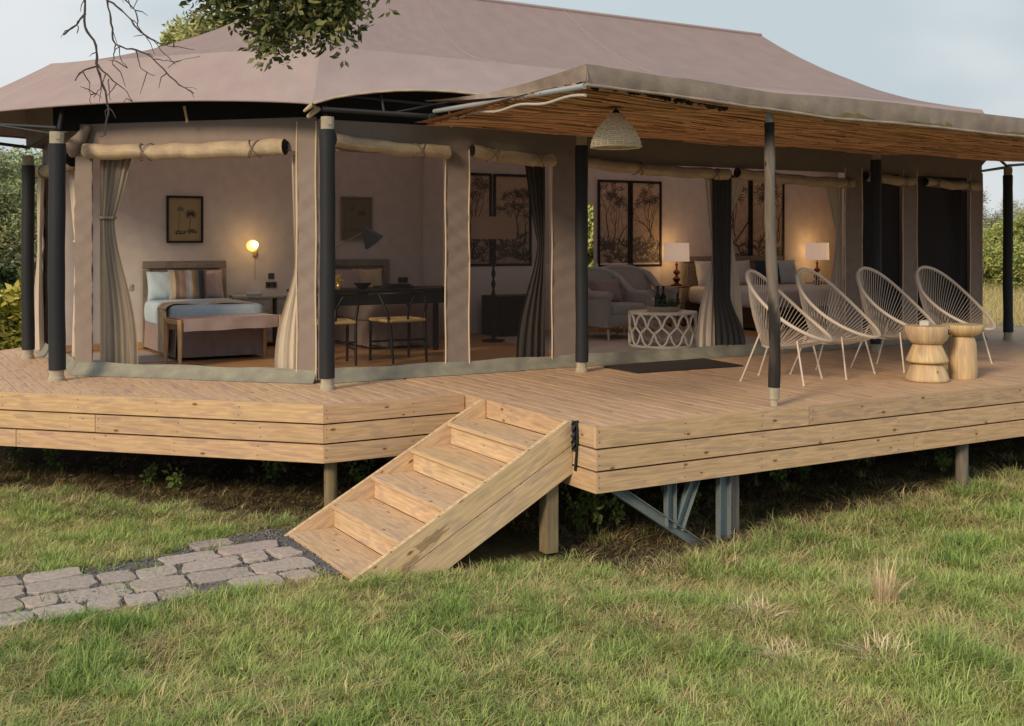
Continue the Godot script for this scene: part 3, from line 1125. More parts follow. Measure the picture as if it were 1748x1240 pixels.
func build_tent() -> void:
	var tent := thing("safari_tent", "large taupe canvas safari tent with sweeping roof and rolled-up walls on the deck", "tent")
	var hem := [Vector3(3.40, 2.50, -9.36), Vector3(12.95, 2.46, -9.36), Vector3(15.9, 2.46, -12.2), Vector3(15.9, 2.46, -13.7), Vector3(12.95, 2.46, -16.6), Vector3(3.40, 2.46, -16.6), Vector3(0.55, 2.46, -13.7), Vector3(0.52, 2.47, -12.25)]
	var cre := [Vector3(3.66, 3.10, -9.85), Vector3(12.90, 3.05, -9.85), Vector3(14.85, 3.05, -11.8), Vector3(14.85, 3.05, -14.0), Vector3(12.85, 3.05, -15.95), Vector3(3.62, 3.05, -15.95), Vector3(1.62, 3.05, -14.0), Vector3(1.62, 3.05, -11.88)]
	var rl := Vector3(4.7, 4.45, -12.9)
	var rt := Vector3(11.8, 4.42, -12.9)
	for k in 8:
		var a: Vector3 = hem[k]
		var b: Vector3 = hem[(k + 1) % 8]
		var c: Vector3 = cre[k]
		var d: Vector3 = cre[(k + 1) % 8]
		var knots := [0.0, 1.0]
		var arc := [0.10]
		if k == 0:
			knots = [0.0, 0.285, 0.57, 0.72, 1.0]
			arc = [0.21, 0.12, 0.08, 0.12]
		var hemf := func(u: float) -> Vector3:
			var q := a.lerp(b, u)
			for j in arc.size():
				if u >= knots[j] and u <= knots[j + 1]:
					var w: float = (u - knots[j]) / (knots[j + 1] - knots[j])
					var s := pow(sin(PI * w), 0.75)
					q.y += arc[j] * s
					q += (c.lerp(d, u) - a.lerp(b, u)) * Vector3(1, 0, 1) * 0.12 * s
			return q
		var f := func(u: float, t: float) -> Vector3:
			var q: Vector3 = hemf.call(u).lerp(c.lerp(d, u), t)
			q.y += 0.035 * sin(PI * t) * sin(PI * u) - 0.03 * sin(PI * t)
			var near := exp(-u * 14.0) + exp(-(1.0 - u) * 14.0)
			q.y += (0.010 * near * sin(u * 120.0 + t * 4.0) + 0.012 * fn.get_noise_2d(q.x * 0.8, q.z * 0.8)) * sin(PI * t)
			return q
		var m := MB.new()
		m.sheet(96, 14, f, a.distance_to(b) * 0.5, 0.4)
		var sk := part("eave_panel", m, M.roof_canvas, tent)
		var pts := []
		for j in 49:
			pts.append(hemf.call(j / 48.0) + Vector3(0, -0.004, 0))
		m = MB.new()
		m.tube(pts, 0.011, 6)
		part("hem", m, M.tan_canvas if k == 0 else M.roof_canvas, sk)
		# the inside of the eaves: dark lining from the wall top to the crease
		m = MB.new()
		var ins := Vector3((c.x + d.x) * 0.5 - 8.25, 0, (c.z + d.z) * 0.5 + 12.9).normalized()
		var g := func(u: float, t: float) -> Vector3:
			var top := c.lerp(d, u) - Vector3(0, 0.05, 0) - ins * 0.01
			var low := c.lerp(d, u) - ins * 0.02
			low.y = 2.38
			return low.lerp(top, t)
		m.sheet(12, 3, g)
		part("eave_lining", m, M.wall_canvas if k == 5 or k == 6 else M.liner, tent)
	# upper roof: concave panels from the crease to the ridge
	var tops := [[rl, rt], [rt, rt], [rt, rt], [rt, rt], [rt, rl], [rl, rl], [rl, rl], [rl, rl]]
	for k in 8:
		var c: Vector3 = cre[k]
		var d: Vector3 = cre[(k + 1) % 8]
		var e: Vector3 = tops[k][0]
		var g: Vector3 = tops[k][1]
		var spans := [[0.0, 1.0]]
		if k == 0 or k == 4:
			spans = [[0.0, 0.20], [0.20, 0.50], [0.50, 1.0]]
		for sp in spans:
			var f := func(u: float, t: float) -> Vector3:
				var uu := lerpf(sp[0], sp[1], u)
				var lo := c.lerp(d, uu)
				var hi := e.lerp(g, uu)
				var q := lo.lerp(hi, t)
				q.y = lerpf(lo.y, hi.y, lerpf(t, t * t, 0.62))
				q.y -= 0.045 * sin(PI * uu) * sin(PI * t)
				# the cloth is pulled tight along each seam and dips a little between
				q.y -= 0.03 * sin(PI * u) * sin(PI * t)
				q.y += 0.014 * fn.get_noise_2d(q.x * 0.7, q.z * 0.7) * sin(PI * t) + 0.006 * sin(uu * 70.0 + t * 5.0) * pow(1.0 - t, 3.0) * (1.0 - pow(1.0 - t, 6.0))
				return q
			var m := MB.new()
			m.uo = Vector2(rr(0, 1), rr(0, 1))
			m.sheet(60, 34, f, 1.6, 1.6)
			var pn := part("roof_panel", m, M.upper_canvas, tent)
			if spans.size() > 1 and sp[1] < 1.0:
				var pts := []
				for j in 25:
					pts.append(f.call(1.0, j / 24.0) + Vector3(0, 0.004, 0))
				m = MB.new()
				m.tint = Color(1.25, 1.22, 1.2)
				m.tube(pts, 0.006, 5)
				part("seam", m, M.roof_canvas, pn)
	var rg := MB.new()
	rg.tube([rl + Vector3(0, 0.0, 0), rt + Vector3(0, 0.0, 0)], 0.03, 8)
	part("ridge", rg, M.roof_canvas, tent)
	# poles
	tent_pole(tent, Vector3(1.58, 0, -11.23), 0.076, 2.32)
	tent_pole(tent, Vector3(3.54, 0, -9.37), 0.067, 2.39)
	tent_pole(tent, Vector3(6.21, 0, -9.37), 0.064, 2.36)
	tent_pole(tent, Vector3(10.29, 0, -9.30), 0.062, 2.36)
	tent_pole(tent, Vector3(13.12, 0, -9.62), 0.062, 2.28)
	tent_pole(tent, Vector3(1.60, 0, -13.5), 0.068, 2.25)
	# the tube frame under the eaves
	var bars := [
		[Vector3(3.5, 2.46, -9.40), Vector3(13.1, 2.42, -9.42), 0.022], [Vector3(1.58, 2.36, -11.25), Vector3(1.6, 2.34, -13.6), 0.02],
		[Vector3(1.58, 2.36, -11.25), Vector3(0.56, 2.46, -12.2), 0.018], [Vector3(1.6, 2.34, -13.5), Vector3(0.58, 2.45, -13.6), 0.018], [Vector3(1.58, 2.30, -11.25), Vector3(0.9, 2.44, -11.85), 0.014], [Vector3(0.56, 2.46, -12.2), Vector3(0.58, 2.45, -13.65), 0.014],
		[Vector3(3.6, 2.62, -9.55), Vector3(6.2, 2.52, -9.5), 0.014], [Vector3(4.2, 2.47, -9.42), Vector3(5.0, 2.66, -9.5), 0.012], [Vector3(4.1, 2.47, -9.42), Vector3(4.1, 2.66, -9.5), 0.012], [Vector3(5.0, 2.66, -9.5), Vector3(5.6, 2.47, -9.42), 0.012], [Vector3(5.2, 2.47, -9.42), Vector3(5.2, 2.64, -9.5), 0.012],
		[Vector3(1.6, 2.34, -11.25), Vector3(1.75, 2.9, -11.7), 0.02], [Vector3(3.54, 2.36, -9.4), Vector3(3.66, 2.95, -9.9), 0.02], [Vector3(6.21, 2.36, -9.4), Vector3(6.21, 2.95, -9.88), 0.02], [Vector3(10.29, 2.36, -9.33), Vector3(10.29, 2.95, -9.88), 0.02],
		[Vector3(13.12, 2.28, -9.62), Vector3(15.8, 2.44, -12.1), 0.02], [Vector3(13.12, 2.30, -9.62), Vector3(14.6, 2.42, -9.9), 0.018], [Vector3(13.12, 2.28, -9.62), Vector3(12.6, 2.46, -9.5), 0.018]]
	for q in bars:
		var m := MB.new()
		m.tube([q[0], q[1]], q[2], 8)
		part("frame_tube", m, M.black_tube, tent)
	for q in [[2.62, 0, 1], [4.86, 1, 0], [5.85, 1, 0], [7.4, 1, 0], [8.9, 1, 0], [9.6, 1, 0]]:   # wooden toggles of the guy loops
		var m := MB.new()
		var c := Vector3(q[0], 2.44, -9.62) if q[1] == 1 else Vector3(2.62, 2.46, -10.65)
		m.tube([c + Vector3(-0.015, 0.10, 0.03), c + Vector3(0.012, -0.02, 0.02), c + Vector3(0.018, -0.05, 0.02)], 0.013, 7)
		part("toggle", m, M.tan_canvas, tent)
	# walls
	build_front_wall(tent)
	build_bay_wall(tent)
	build_back_walls(tent)
	# ceiling cloth and floor
	var oct := [[1.9, -11.64], [3.64, -9.87], [12.83, -9.87], [14.6, -11.64], [14.6, -14.28], [12.83, -16.05], [3.64, -16.05], [1.9, -14.28]]
	var poly := PackedVector2Array()
	for q in oct:
		poly.append(Vector2(q[0], q[1]))
	var fl := MB.new()
	fl.us = 0.5
	fl.vs = 2.5
	fl.slab(poly, 0.003, 0.018, 0.003, Vector2(1, 0))
	part("floor", fl, M.floor_wood, tent)

func wall_piece(parent: Node, xf: Transform3D, called: String, material: Material, x0: float, x1: float, y0: float, y1: float, z := 0.0, t := 0.02) -> MeshInstance3D:
	var b := MB.new()
	b.xf = xf
	b.uo = Vector2(rr(0, 1), rr(0, 1))
	b.box(Vector3((x0 + x1) * 0.5, (y0 + y1) * 0.5, z), Vector3(x1 - x0, y1 - y0, t), 0.004)
	return part(called, b, material, parent)

func canvas_column(parent: Node, xf: Transform3D, x0: float, x1: float, y0: float, y1: float, piped := true) -> void:
	var b := MB.new()
	b.xf = xf
	b.uo = Vector2(rr(0, 1), rr(0, 1))
	strip_sheet(b, x0, x1, y0, y1, 0.008, 0.011, x0 * 3)
	var o := part("wall_strip", b, M.wall_canvas, parent)
	if piped:
		for x in [x0, x1]:
			var p := MB.new()
			p.xf = xf
			var pts := []
			for k in 22:
				var t := k / 21.0
				pts.append(Vector3(x + 0.004 * sin(t * 14 + x * 5), lerpf(y0, y1, t), 0.016))
			p.tube(pts, 0.0085, 6)
			part("piping", p, M.piping, o)

func base_band(parent: Node, xf: Transform3D, x0: float, x1: float) -> void:
	var b := MB.new()
	b.xf = xf
	b.uo = Vector2(rr(0, 1), rr(0, 1))
	var f := func(u: float, t: float) -> Vector3:
		var x := lerpf(x0, x1, u)
		var y := lerpf(0.004, 0.125, t) + 0.006 * sin(x * 7.0) * t
		var z := lerpf(0.10, 0.015, pow(t, 0.6)) + 0.012 * sin(x * 4.1 + 1.0) * (1.0 - t) + 0.006 * sin(x * 19.0)
		return Vector3(x, y, z)
	b.sheet(int((x1 - x0) / 0.04) + 4, 8, f, x1 - x0, 0.2)
	part("ground_flap", b, M.skirt_canvas, parent)
	wall_piece(parent, xf, "sill", M.skirt_canvas, x0, x1, 0.003, 0.112, -0.012, 0.02)

func screen(parent: Node, xf: Transform3D, x0: float, x1: float, material: Material) -> void:
	var b := MB.new()
	b.xf = xf
	b.quad(Vector3(x0, 0.10, -0.035), Vector3(x1, 0.10, -0.035), Vector3(x1, 2.14, -0.035), Vector3(x0, 2.14, -0.035))
	var o := part("insect_screen", b, material, parent)
	o.cast_shadow = GeometryInstance3D.SHADOW_CASTING_SETTING_ON

func build_front_wall(tent: Node) -> void:
	var xf := frame_wall(3.62, -9.83, 1, 0)
	var X := 3.62
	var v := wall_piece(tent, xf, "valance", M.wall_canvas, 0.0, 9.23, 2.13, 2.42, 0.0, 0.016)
	base_band(tent, xf, 0.05, 2.9)
	base_band(tent, xf, 2.9, 9.25)
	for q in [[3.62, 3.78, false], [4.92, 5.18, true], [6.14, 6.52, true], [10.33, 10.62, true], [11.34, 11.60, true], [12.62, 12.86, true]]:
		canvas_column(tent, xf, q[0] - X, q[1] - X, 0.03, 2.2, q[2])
	rolled_blind(tent, xf, 3.76 - X, 4.93 - X, 2.225, 2.165, 0.066, [4.62 - X])
	rolled_blind(tent, xf, 5.20 - X, 6.14 - X, 2.185, 2.115, 0.062, [5.42 - X, 5.95 - X])
	rolled_blind(tent, xf, 6.50 - X, 8.46 - X, 2.115, 2.05, 0.062, [7.2 - X, 8.25 - X])
	rolled_blind(tent, xf, 8.60 - X, 10.42 - X, 2.07, 2.00, 0.062, [9.1 - X, 10.3 - X])
	rolled_blind(tent, xf, 10.66 - X, 11.50 - X, 2.10, 2.05, 0.058, [10.85 - X, 11.3 - X])
	rolled_blind(tent, xf, 11.72 - X, 12.74 - X, 2.06, 2.02, 0.058, [11.9 - X, 12.5 - X])
	screen(tent, xf, 3.78 - X, 4.92 - X, M.screen)
	screen(tent, xf, 5.18 - X, 6.14 - X, M.screen)
	screen(tent, xf, 10.62 - X, 11.34 - X, M.dark_screen)
	screen(tent, xf, 11.60 - X, 12.62 - X, M.dark_screen)
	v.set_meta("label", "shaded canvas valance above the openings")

func build_bay_wall(tent: Node) -> void:
	var xf := frame_wall(1.86, -11.62, 1.76, 1.79)
	wall_piece(tent, xf, "valance", M.wall_canvas, 0.0, 2.5, 2.13, 2.44, 0.0, 0.016)
	base_band(tent, xf, -0.04, 2.5)
	canvas_column(tent, xf, -0.06, 0.13, 0.03, 2.3, false)
	canvas_column(tent, xf, 2.31, 2.50, 0.03, 2.4, true)
	rolled_blind(tent, xf, 0.09, 2.21, 2.165, 2.165, 0.078, [0.75, 1.9])
	# left side wall: two strips, a roll above, open between
	var sf := frame_wall(1.86, -14.3, 0, 1)
	wall_piece(tent, sf, "valance", M.wall_canvas, 0.0, 2.68, 2.13, 2.44, 0.0, 0.016)
	base_band(tent, sf, 0.0, 2.66)
	canvas_column(tent, sf, 2.36, 2.66, 0.03, 2.3, false)
	canvas_column(tent, sf, -0.02, 0.2, 0.03, 2.3, false)
	rolled_blind(tent, sf, 0.2, 2.5, 2.10, 2.10, 0.075, [0.6, 2.1])
	# the gutter-like roll end at the corner, bundled cloth
	var m := MB.new()
	m.tube([Vector3(1.80, 2.16, -11.72), Vector3(1.78, 2.22, -11.62), Vector3(1.84, 2.30, -11.52), Vector3(1.9, 2.42, -11.48)], [0.05, 0.075, 0.06, 0.03], 10)
	part("bundled_cloth", m, M.wall_canvas, tent)
	m = MB.new()
	m.tube([Vector3(3.42, 2.40, -9.52), Vector3(3.46, 2.46, -9.40), Vector3(3.40, 2.49, -9.36), Vector3(3.36, 2.44, -9.46)], [0.02, 0.03, 0.028, 0.012], 8)
	part("corner_knot", m, M.tan_canvas, tent)

func build_back_walls(tent: Node) -> void:
	# inner wall behind the beds and the sitting room, with one window
	var iz := -13.86
	var xf := frame_wall(1.88, iz, 1, 0)
	var X := 1.88
	for q in [[0.0, 7.20, 0.02, 2.9], [7.20, 7.52, 0.02, 0.70], [7.20, 7.52, 1.84, 2.9], [7.52, 12.66, 0.02, 2.9]]:
		wall_piece(tent, xf, "inner_wall", M.inner_canvas, q[0], q[1], q[2], q[3], 0.0, 0.03)
	# stub wall between bedroom and sitting room
	var b := MB.new()
	b.box(Vector3(6.62, 1.46, -13.40), Vector3(0.05, 2.88, 0.88), 0.004)
	part("inner_wall", b, M.inner_canvas, tent)
	# the wall towards the bathroom, seen almost edge-on
	var q0 := Vector3(10.56, 0, -9.98)
	var q1 := Vector3(14.56, 0, -13.98)
	b = MB.new()
	b.bar(q0 + Vector3(0, 1.46, 0), q1 + Vector3(0, 1.46, 0), 2.88, 0.04)
	part("inner_wall", b, M.inner_canvas, tent)
	# outer walls at the right and the back
	var out := [[12.85, -9.83, 14.63, -11.62], [14.63, -11.62, 14.63, -14.3], [14.63, -14.3, 12.85, -16.1]]
	for o in out:
		var xw := frame_wall(o[0], o[1], o[2] - o[0], o[3] - o[1])
		var ln := Vector2(o[0], o[1]).distance_to(Vector2(o[2], o[3]))
		wall_piece(tent, xw, "outer_wall", M.wall_canvas, 0.0, ln, 0.02, 2.9, 0.0, 0.03)
	var xr := frame_wall(12.85, -16.1, -1, 0)
	for q in [[0.0, 1.10, 0.02, 2.9], [1.10, 3.40, 0.02, 0.3], [1.10, 3.40, 2.1, 2.9], [3.40, 9.23, 0.02, 2.9]]:
		wall_piece(tent, xr, "outer_wall", M.wall_canvas, q[0], q[1], q[2], q[3], 0.0, 0.03)
	var xl := frame_wall(3.62, -16.1, -1.76, 1.8)
	wall_piece(tent, xl, "outer_wall", M.wall_canvas, 0.0, 2.5, 0.02, 2.9, 0.0, 0.03)
	# skirting and dado of the inner wall
	wall_piece(tent, xf, "skirting", M.oak, 0.02, 4.70, 0.02, 0.10, 0.024, 0.018)
	wall_piece(tent, xf, "dado_panel", M.dado, 4.82, 7.18, 0.02, 0.97, 0.030, 0.03)
	wall_piece(tent, xf, "dado_panel", M.dado, 7.54, 8.72, 0.02, 0.97, 0.030, 0.03)
	for q in [[0.84, 0.76, 0.13, 0.075, "plate"], [2.60, 0.86, 0.075, 0.075, "dark_plate"], [2.60, 0.75, 0.14, 0.075, "dark_plate"], [4.42, 0.78, 0.14, 0.075, "dark_plate"]]:
		var o := wall_piece(tent, xf, "socket_plate", M[q[4]], q[0] - q[2] * 0.5, q[0] + q[2] * 0.5, q[1] - q[3] * 0.5, q[1] + q[3] * 0.5, 0.022, 0.014)
		if q[4] == "plate" or q[2] > 0.1:
			for s in [-1, 1]:
				var sb := MB.new()
				sb.xf = xf
				sb.box(Vector3(q[0] + s * q[2] * 0.25, q[1], 0.032), Vector3(0.018, 0.028, 0.01), 0.002)
				part("rocker", sb, M.plate if q[4] == "plate" else M.black_paint, o)

# ---------------------------------------------------------------- canopy
func along(x: float, xs: Array, ys: Array) -> float:
	for k in xs.size() - 1:
		if x <= xs[k + 1]:
			return lerpf(ys[k], ys[k + 1], smoothstep(0.0, 1.0, clampf((x - xs[k]) / (xs[k + 1] - xs[k]), 0.0, 1.0)) * 0.5 + 0.5 * clampf((x - xs[k]) / (xs[k + 1] - xs[k]), 0.0, 1.0))
	return ys[ys.size() - 1]

func can_top(x: float) -> float:
	return along(x, [4.28, 5.1, 6.06, 6.7, 7.3, 8.95, 12.6, 15.2], [2.515, 2.48, 2.41, 2.43, 2.44, 2.38, 2.26, 2.22])

func can_low(x: float) -> float:
	return along(x, [4.28, 4.6, 6.06, 6.6, 7.25, 8.95, 12.6, 15.2], [2.37, 2.362, 2.30, 2.268, 2.27, 2.235, 2.10, 2.06])

func build_canopy() -> void:
	var can := thing("veranda_canopy", "weathered canvas awning lined with brown reeds, jutting out over the deck", "awning")
	var zf := -6.40
	var b := MB.new()
	b.uo = Vector2(0.3, 0.2)
	var f := func(u: float, t: float) -> Vector3:
		var x := lerpf(4.28, 15.2, u) + 0.22 * t * (1.0 - u)
		var z := lerpf(zf, -9.42, t)
		var y := lerpf(can_top(x), 2.60, t) - 0.05 * sin(PI * t) + 0.012 * sin(x * 2.3) * (1 - t)
		return Vector3(x, y, z)
	b.sheet(90, 16, f, 9.0, 2.5)
	part("canvas_top", b, M.canopy_canvas, can)
	# hanging front edge with a soft hem
	b = MB.new()
	var g := func(u: float, t: float) -> Vector3:
		var x := lerpf(4.28, 15.2, u)
		var hi := can_top(x) + 0.012 * sin(x * 2.3)
		var y := lerpf(can_low(x), hi, t)
		var w := 0.007 * sin(x * 5.0 + t * 2.0) + 0.006 * sin(x * 13.0) - 0.03
		return Vector3(x + 0.015 * (1 - t), y, zf + 0.006 * sin(PI * t) + w * (1.0 - t))
	b.sheet(220, 8, g, 11.0, 0.2)
	var fr := part("front_drop", b, M.canopy_canvas, can)
	b = MB.new()
	var pts := []
	for k in 121:
		pts.append(g.call(k / 120.0, 0.0))
	b.tube(pts, 0.012, 7)
	part("hem", b, M.canopy_canvas, fr)
	# moss along the lower edge, in stains of its own shape
	for k in 26:
		var x0: float = [4.5, 4.75, 5.0, 5.3, 5.6, 5.9, 6.25, 6.5, 6.62, 6.8, 7.4, 7.5, 7.62, 7.75, 7.9, 8.6, 8.75, 8.9, 9.4, 9.9, 10.3, 10.8, 11.4, 12.0, 12.6, 13.4][k]
		var ln := rr(0.12, 0.5) if x0 > 6.2 else rr(0.25, 0.34)
		var hgt := rr(0.15, 0.42) if x0 > 6.2 else rr(0.10, 0.18)
		b = MB.new()
		var h := func(u: float, t: float) -> Vector3:
			var uu := (x0 + ln * u - 4.28) / 10.92
			var edge := pow(sin(PI * clampf(u, 0.01, 0.99)), 0.45) * (0.75 + 0.25 * sin(u * 11.0 + k) * sin(u * 5.0 + k * 2.0))
			return g.call(uu, t * hgt * edge) + Vector3(0, 0, 0.0035)
		b.sheet(16, 4, h, ln, 0.1)
		part("moss_stain", b, M.moss, fr)
	# left end: a narrow tapering flap
	b = MB.new()
	var e := func(u: float, t: float) -> Vector3:
		var top: Vector3 = f.call(0.0, u)
		var drop := lerpf(0.15, 0.015, pow(u, 0.55)) * (0.75 + 0.25 * sin(u * 5))
		return top + Vector3(0.03 * sin(u * 9.0) * (1 - t) + 0.02 * (1 - t), -drop * (1.0 - t), 0.0)
	b.sheet(24, 6, e, 2.5, 0.2)
	part("side_flap", b, M.canopy_canvas, can)
	# poles: left end, front and back
	for q in [[Vector3(4.30, 2.365, -6.45), Vector3(4.55, 2.49, -9.30), 0.021, "galvanised"], [Vector3(4.32, 2.40, -6.50), Vector3(6.2, 2.335, -6.52), 0.022, "black_tube"], [Vector3(6.2, 2.335, -6.52), Vector3(15.1, 2.10, -6.52), 0.022, "black_tube"], [Vector3(4.5, 2.44, -9.30), Vector3(15.1, 2.40, -9.30), 0.03, "black_tube"]]:
		b = MB.new()
		b.tube([q[0], q[1]], q[2], 10)
		part("frame_pole", b, M[q[3]], can)
	b = MB.new()
	pts = []
	for k in 30:
		var t := k / 29.0
		pts.append(Vector3(lerpf(4.30, 4.50, t), lerpf(2.30, 2.40, t) + 0.012 * sin(t * 22.0), lerpf(-6.44, -9.28, t)))
	b.tube(pts, 0.011, 7)
	part("edge_rope", b, M.rope, can)
	# reeds
	b = MB.new()
	var base := func(u: float, t: float) -> Vector3:
		var x := lerpf(4.34, 15.1, u)
		var z := lerpf(-6.46, -9.30, t)
		return Vector3(x, reed_y(x, t) + 0.012, z)
	b.tint = Color(0.45, 0.42, 0.4)
	b.sheet(40, 10, base)
	var mat_back := part("reed_backing", b, M.reed, can)
	b = MB.new()
	var rows := 250
	for r in rows:
		var t := (r + 0.5) / rows
		var x := 4.33 + rr(-0.04, 0.03) + 0.15 * t
		while x < 15.0:
			var ln := rr(0.25, 1.1)
			var k := rr(0.35, 1.2)
			b.tint = Color(k * rr(0.9, 1.1), k, k * rr(0.8, 1.15))
			var x1 := minf(x + ln, 15.1)
			var tt := t + rr(-0.3, 0.3) / rows
			var t2 := tt + rr(-2.2, 2.2) / rows
			var dy := rr(-0.014, 0.010)
			var p := []
			for s in 3:
				var xx := lerpf(x, x1, s / 2.0)
				var t3 := lerpf(tt, t2, s / 2.0)
				p.append(Vector3(xx, reed_y(xx, t3) + dy + rr(-0.003, 0.003), lerpf(-6.46, -9.30, t3)))
			b.tube(p, rr(0.0035, 0.0085), 4, false)
			x = x1 - rr(0.0, 0.05)
	var rd := part("reeds", b, M.reed, mat_back)
	rd.set_meta("kind", "stuff")
	# frayed ends and knots by the front edge
	b = MB.new()
	for k in 46:
		var x := rr(4.38, 5.6)
		var y := reed_y(x, 0.02) - rr(-0.01, 0.012)
		b.tint = Color(0.5, 0.5, 0.5) * rr(0.3, 1.4)
		b.tube([Vector3(x, y, -6.56), Vector3(x + rr(-0.03, 0.03), y - rr(0.0, 0.02), -6.53), Vector3(x + rr(-0.04, 0.04), y - rr(0.01, 0.03), -6.51)], rr(0.008, 0.02), 6)
	var kn := part("frayed_edge", b, M.bark, mat_back)
	kn.set_meta("kind", "stuff")
	# outer poles
	for q in [[6.23, -6.66, 2.30], [12.6, -6.66, 2.06]]:
		b = MB.new()
		b.us = 0.5
		b.vs = 2.0
		pts = []
		var rad := []
		for k in 30:
			var t := k / 29.0
			var y := lerpf(0.15, q[2] - 0.07, t)
			pts.append(Vector3(q[0] + 0.01 * sin(t * 6.0) - 0.05 * t, y, q[1] + 0.008 * sin(t * 9.0)))
			rad.append(lerpf(0.047, 0.041, t) * (1.0 + 0.05 * sin(t * 31.0)))
		b.tube(pts, rad, 14)
		for k in b.v.size():   # dark paint wearing off the middle of the pole
			var t: float = b.v[k].y / q[2]
			var w := smoothstep(0.22, 0.46, t + 0.12 * sin(b.v[k].y * 9.0 + b.n[k].x * 2.0)) * (1.0 - smoothstep(0.82, 0.94, t))
			var dark := Color(0.16, 0.16, 0.18)
			b.c[k] = dark.lerp(Color(1.25, 1.2, 1.15), w)
		var o := part("outer_pole", b, M.grey_wood, can)
		b = MB.new()
		b.tube([pts[29], pts[29] + Vector3(0, 0.08, 0)], 0.032, 12)
		part("cap", b, M.galvanised, o)
		b = MB.new()
		b.lathe([Vector2(0.030, 0.0), Vector2(0.032, 0.05), Vector2(0.043, 0.055), Vector2(0.045, 0.155), Vector2(0, 0.155)], 12, Vector3(q[0], 0.002, q[1]), true)
		part("foot", b, M.cream_foot, o)

func reed_y(x: float, t: float) -> float:
	return lerpf(can_low(x) + 0.012, 2.365 - 0.004 * (x - 5.0), t) + 0.012 * sin(x * 3.1 + t * 5.0) + 0.02 * sin(PI * t)

# ---------------------------------------------------------------- trees behind
func leaf_clump(count: int, len_: float, wid: float, spread: float, seed_: int) -> ArrayMesh:
	var r := RandomNumberGenerator.new()
	r.seed = seed_
	var b := MB.new()
	for k in count:
		var p := Vector3(r.randfn(0, 1), r.randfn(0, 1), r.randfn(0, 1)).normalized() * spread * pow(r.randf(), 0.4)
		var d := (p.normalized() * 0.6 + Vector3(r.randf_range(-1, 1), r.randf_range(-0.8, 0.9), r.randf_range(-1, 1))).normalized()
		var s := d.cross(Vector3(r.randf_range(-1, 1), r.randf_range(-1, 1), r.randf_range(-1, 1))).normalized()
		var up := s.cross(d)
		var l := len_ * r.randf_range(0.7, 1.2)
		var w := wid * r.randf_range(0.7, 1.2)
		var k2 := r.randf_range(0.7, 1.3)
		b.tint = Color(k2, k2, k2)
		var m := p + d * l * 0.5 - up * l * 0.06
		var a0 := b.vert(p, up, Vector2.ZERO)
		var a1 := b.vert(m + s * w * 0.5 + up * w * 0.12, up - s * 0.3, Vector2.ZERO)
		var a2 := b.vert(p + d * l - up * l * 0.18, up + d * 0.2, Vector2.ZERO)
		var a3 := b.vert(m - s * w * 0.5 + up * w * 0.12, up + s * 0.3, Vector2.ZERO)
		var a4 := b.vert(m, up, Vector2.ZERO)
		b.tri(a0, a1, a4); b.tri(a1, a2, a4); b.tri(a2, a3, a4); b.tri(a3, a0, a4)
	return b.mesh()

func tree(called: String, label: String, cat: String, group: String, base: Vector3, height: float, spread: float, col: Color, clump: ArrayMesh, density: float, low := 0.25, seed_ := 1, thin := 0.0) -> void:
	var r := RandomNumberGenerator.new()
	r.seed = seed_
	var t := thing(called, label, cat, group, base)
	var b := MB.new()
	var tips := []
	var stems := 1 if height > 4.5 else 4
	for s in stems:
		var a := TAU * s / stems + r.randf()
		var lean := Vector3(cos(a), 0, sin(a)) * (0.05 if stems == 1 else 0.25)
		var pts := []
		var rad := []
		var top := height * (0.5 if stems == 1 else 0.45)
		for k in 6:
			var u := k / 5.0
			pts.append(lean * u * height * 0.5 + Vector3(0.06 * sin(u * 5 + a) * height * 0.2, u * top - 0.1, 0.05 * cos(u * 4 + a) * height * 0.2))
			rad.append(lerpf(height * 0.022, height * 0.012, u))
		b.tube(pts, rad, 7)
		for k in (9 if stems == 1 else 4):
			var an := TAU * k / 9.0 + r.randf() * 1.2 + a
			var st: Vector3 = pts[r.randi_range(2, 5)]
			var el := r.randf_range(0.15, 1.2)
			var e := st + Vector3(cos(an) * cos(el) * spread, sin(el) * height * 0.5, sin(an) * cos(el) * spread) * r.randf_range(0.45, 0.85)
			e.y = minf(e.y, height * 0.9)
			var mid := st.lerp(e, 0.5) + Vector3(r.randf_range(-0.1, 0.1), 0.12, r.randf_range(-0.1, 0.1)) * spread
			b.tube([st, mid, e], [height * 0.009, height * 0.006, height * 0.003], 5)
			tips.append(e)
			tips.append(mid)
	part("trunk", b, M.bark, t)
	var blobs := []
	for e in tips:
		blobs.append([e, spread * r.randf_range(0.20, 0.38)])
	for k in 12:
		var an := r.randf() * TAU
		var q := sqrt(r.randf()) * spread * 0.85
		var yy := lerpf(low, 0.92, r.randf())
		var lim := sqrt(maxf(0.05, 1.0 - pow((yy - 0.5) / 0.55, 2)))
		blobs.append([Vector3(cos(an) * q * lim, yy * height, sin(an) * q * lim), spread * r.randf_range(0.22, 0.4)])
	var xs := []
	var cs := []
	for bl in blobs:
		var n := int(density * bl[1] * bl[1] * 60.0)
		var tone := r.randf_range(0.72, 1.3)
		for k in n:
			var d := Vector3(r.randfn(0, 1), r.randfn(0, 0.8), r.randfn(0, 1)).normalized()
			var p: Vector3 = bl[0] + d * bl[1] * pow(r.randf(), 0.33) * Vector3(1, 0.75, 1)
			if p.y > height * 1.02 or p.y < 0.05 or r.randf() < thin:
				continue
			var s := r.randf_range(0.7, 1.25)
			xs.append(Transform3D(Basis.from_euler(Vector3(r.randf() * TAU, r.randf() * TAU, 0)).scaled(Vector3.ONE * s), p))
			var k2 := tone * r.randf_range(0.8, 1.2)
			cs.append(Color(col.r * k2 * r.randf_range(0.88, 1.15), col.g * k2, col.b * k2 * r.randf_range(0.8, 1.1)))
	many("crown", clump, M.leaf, xs, cs, t)

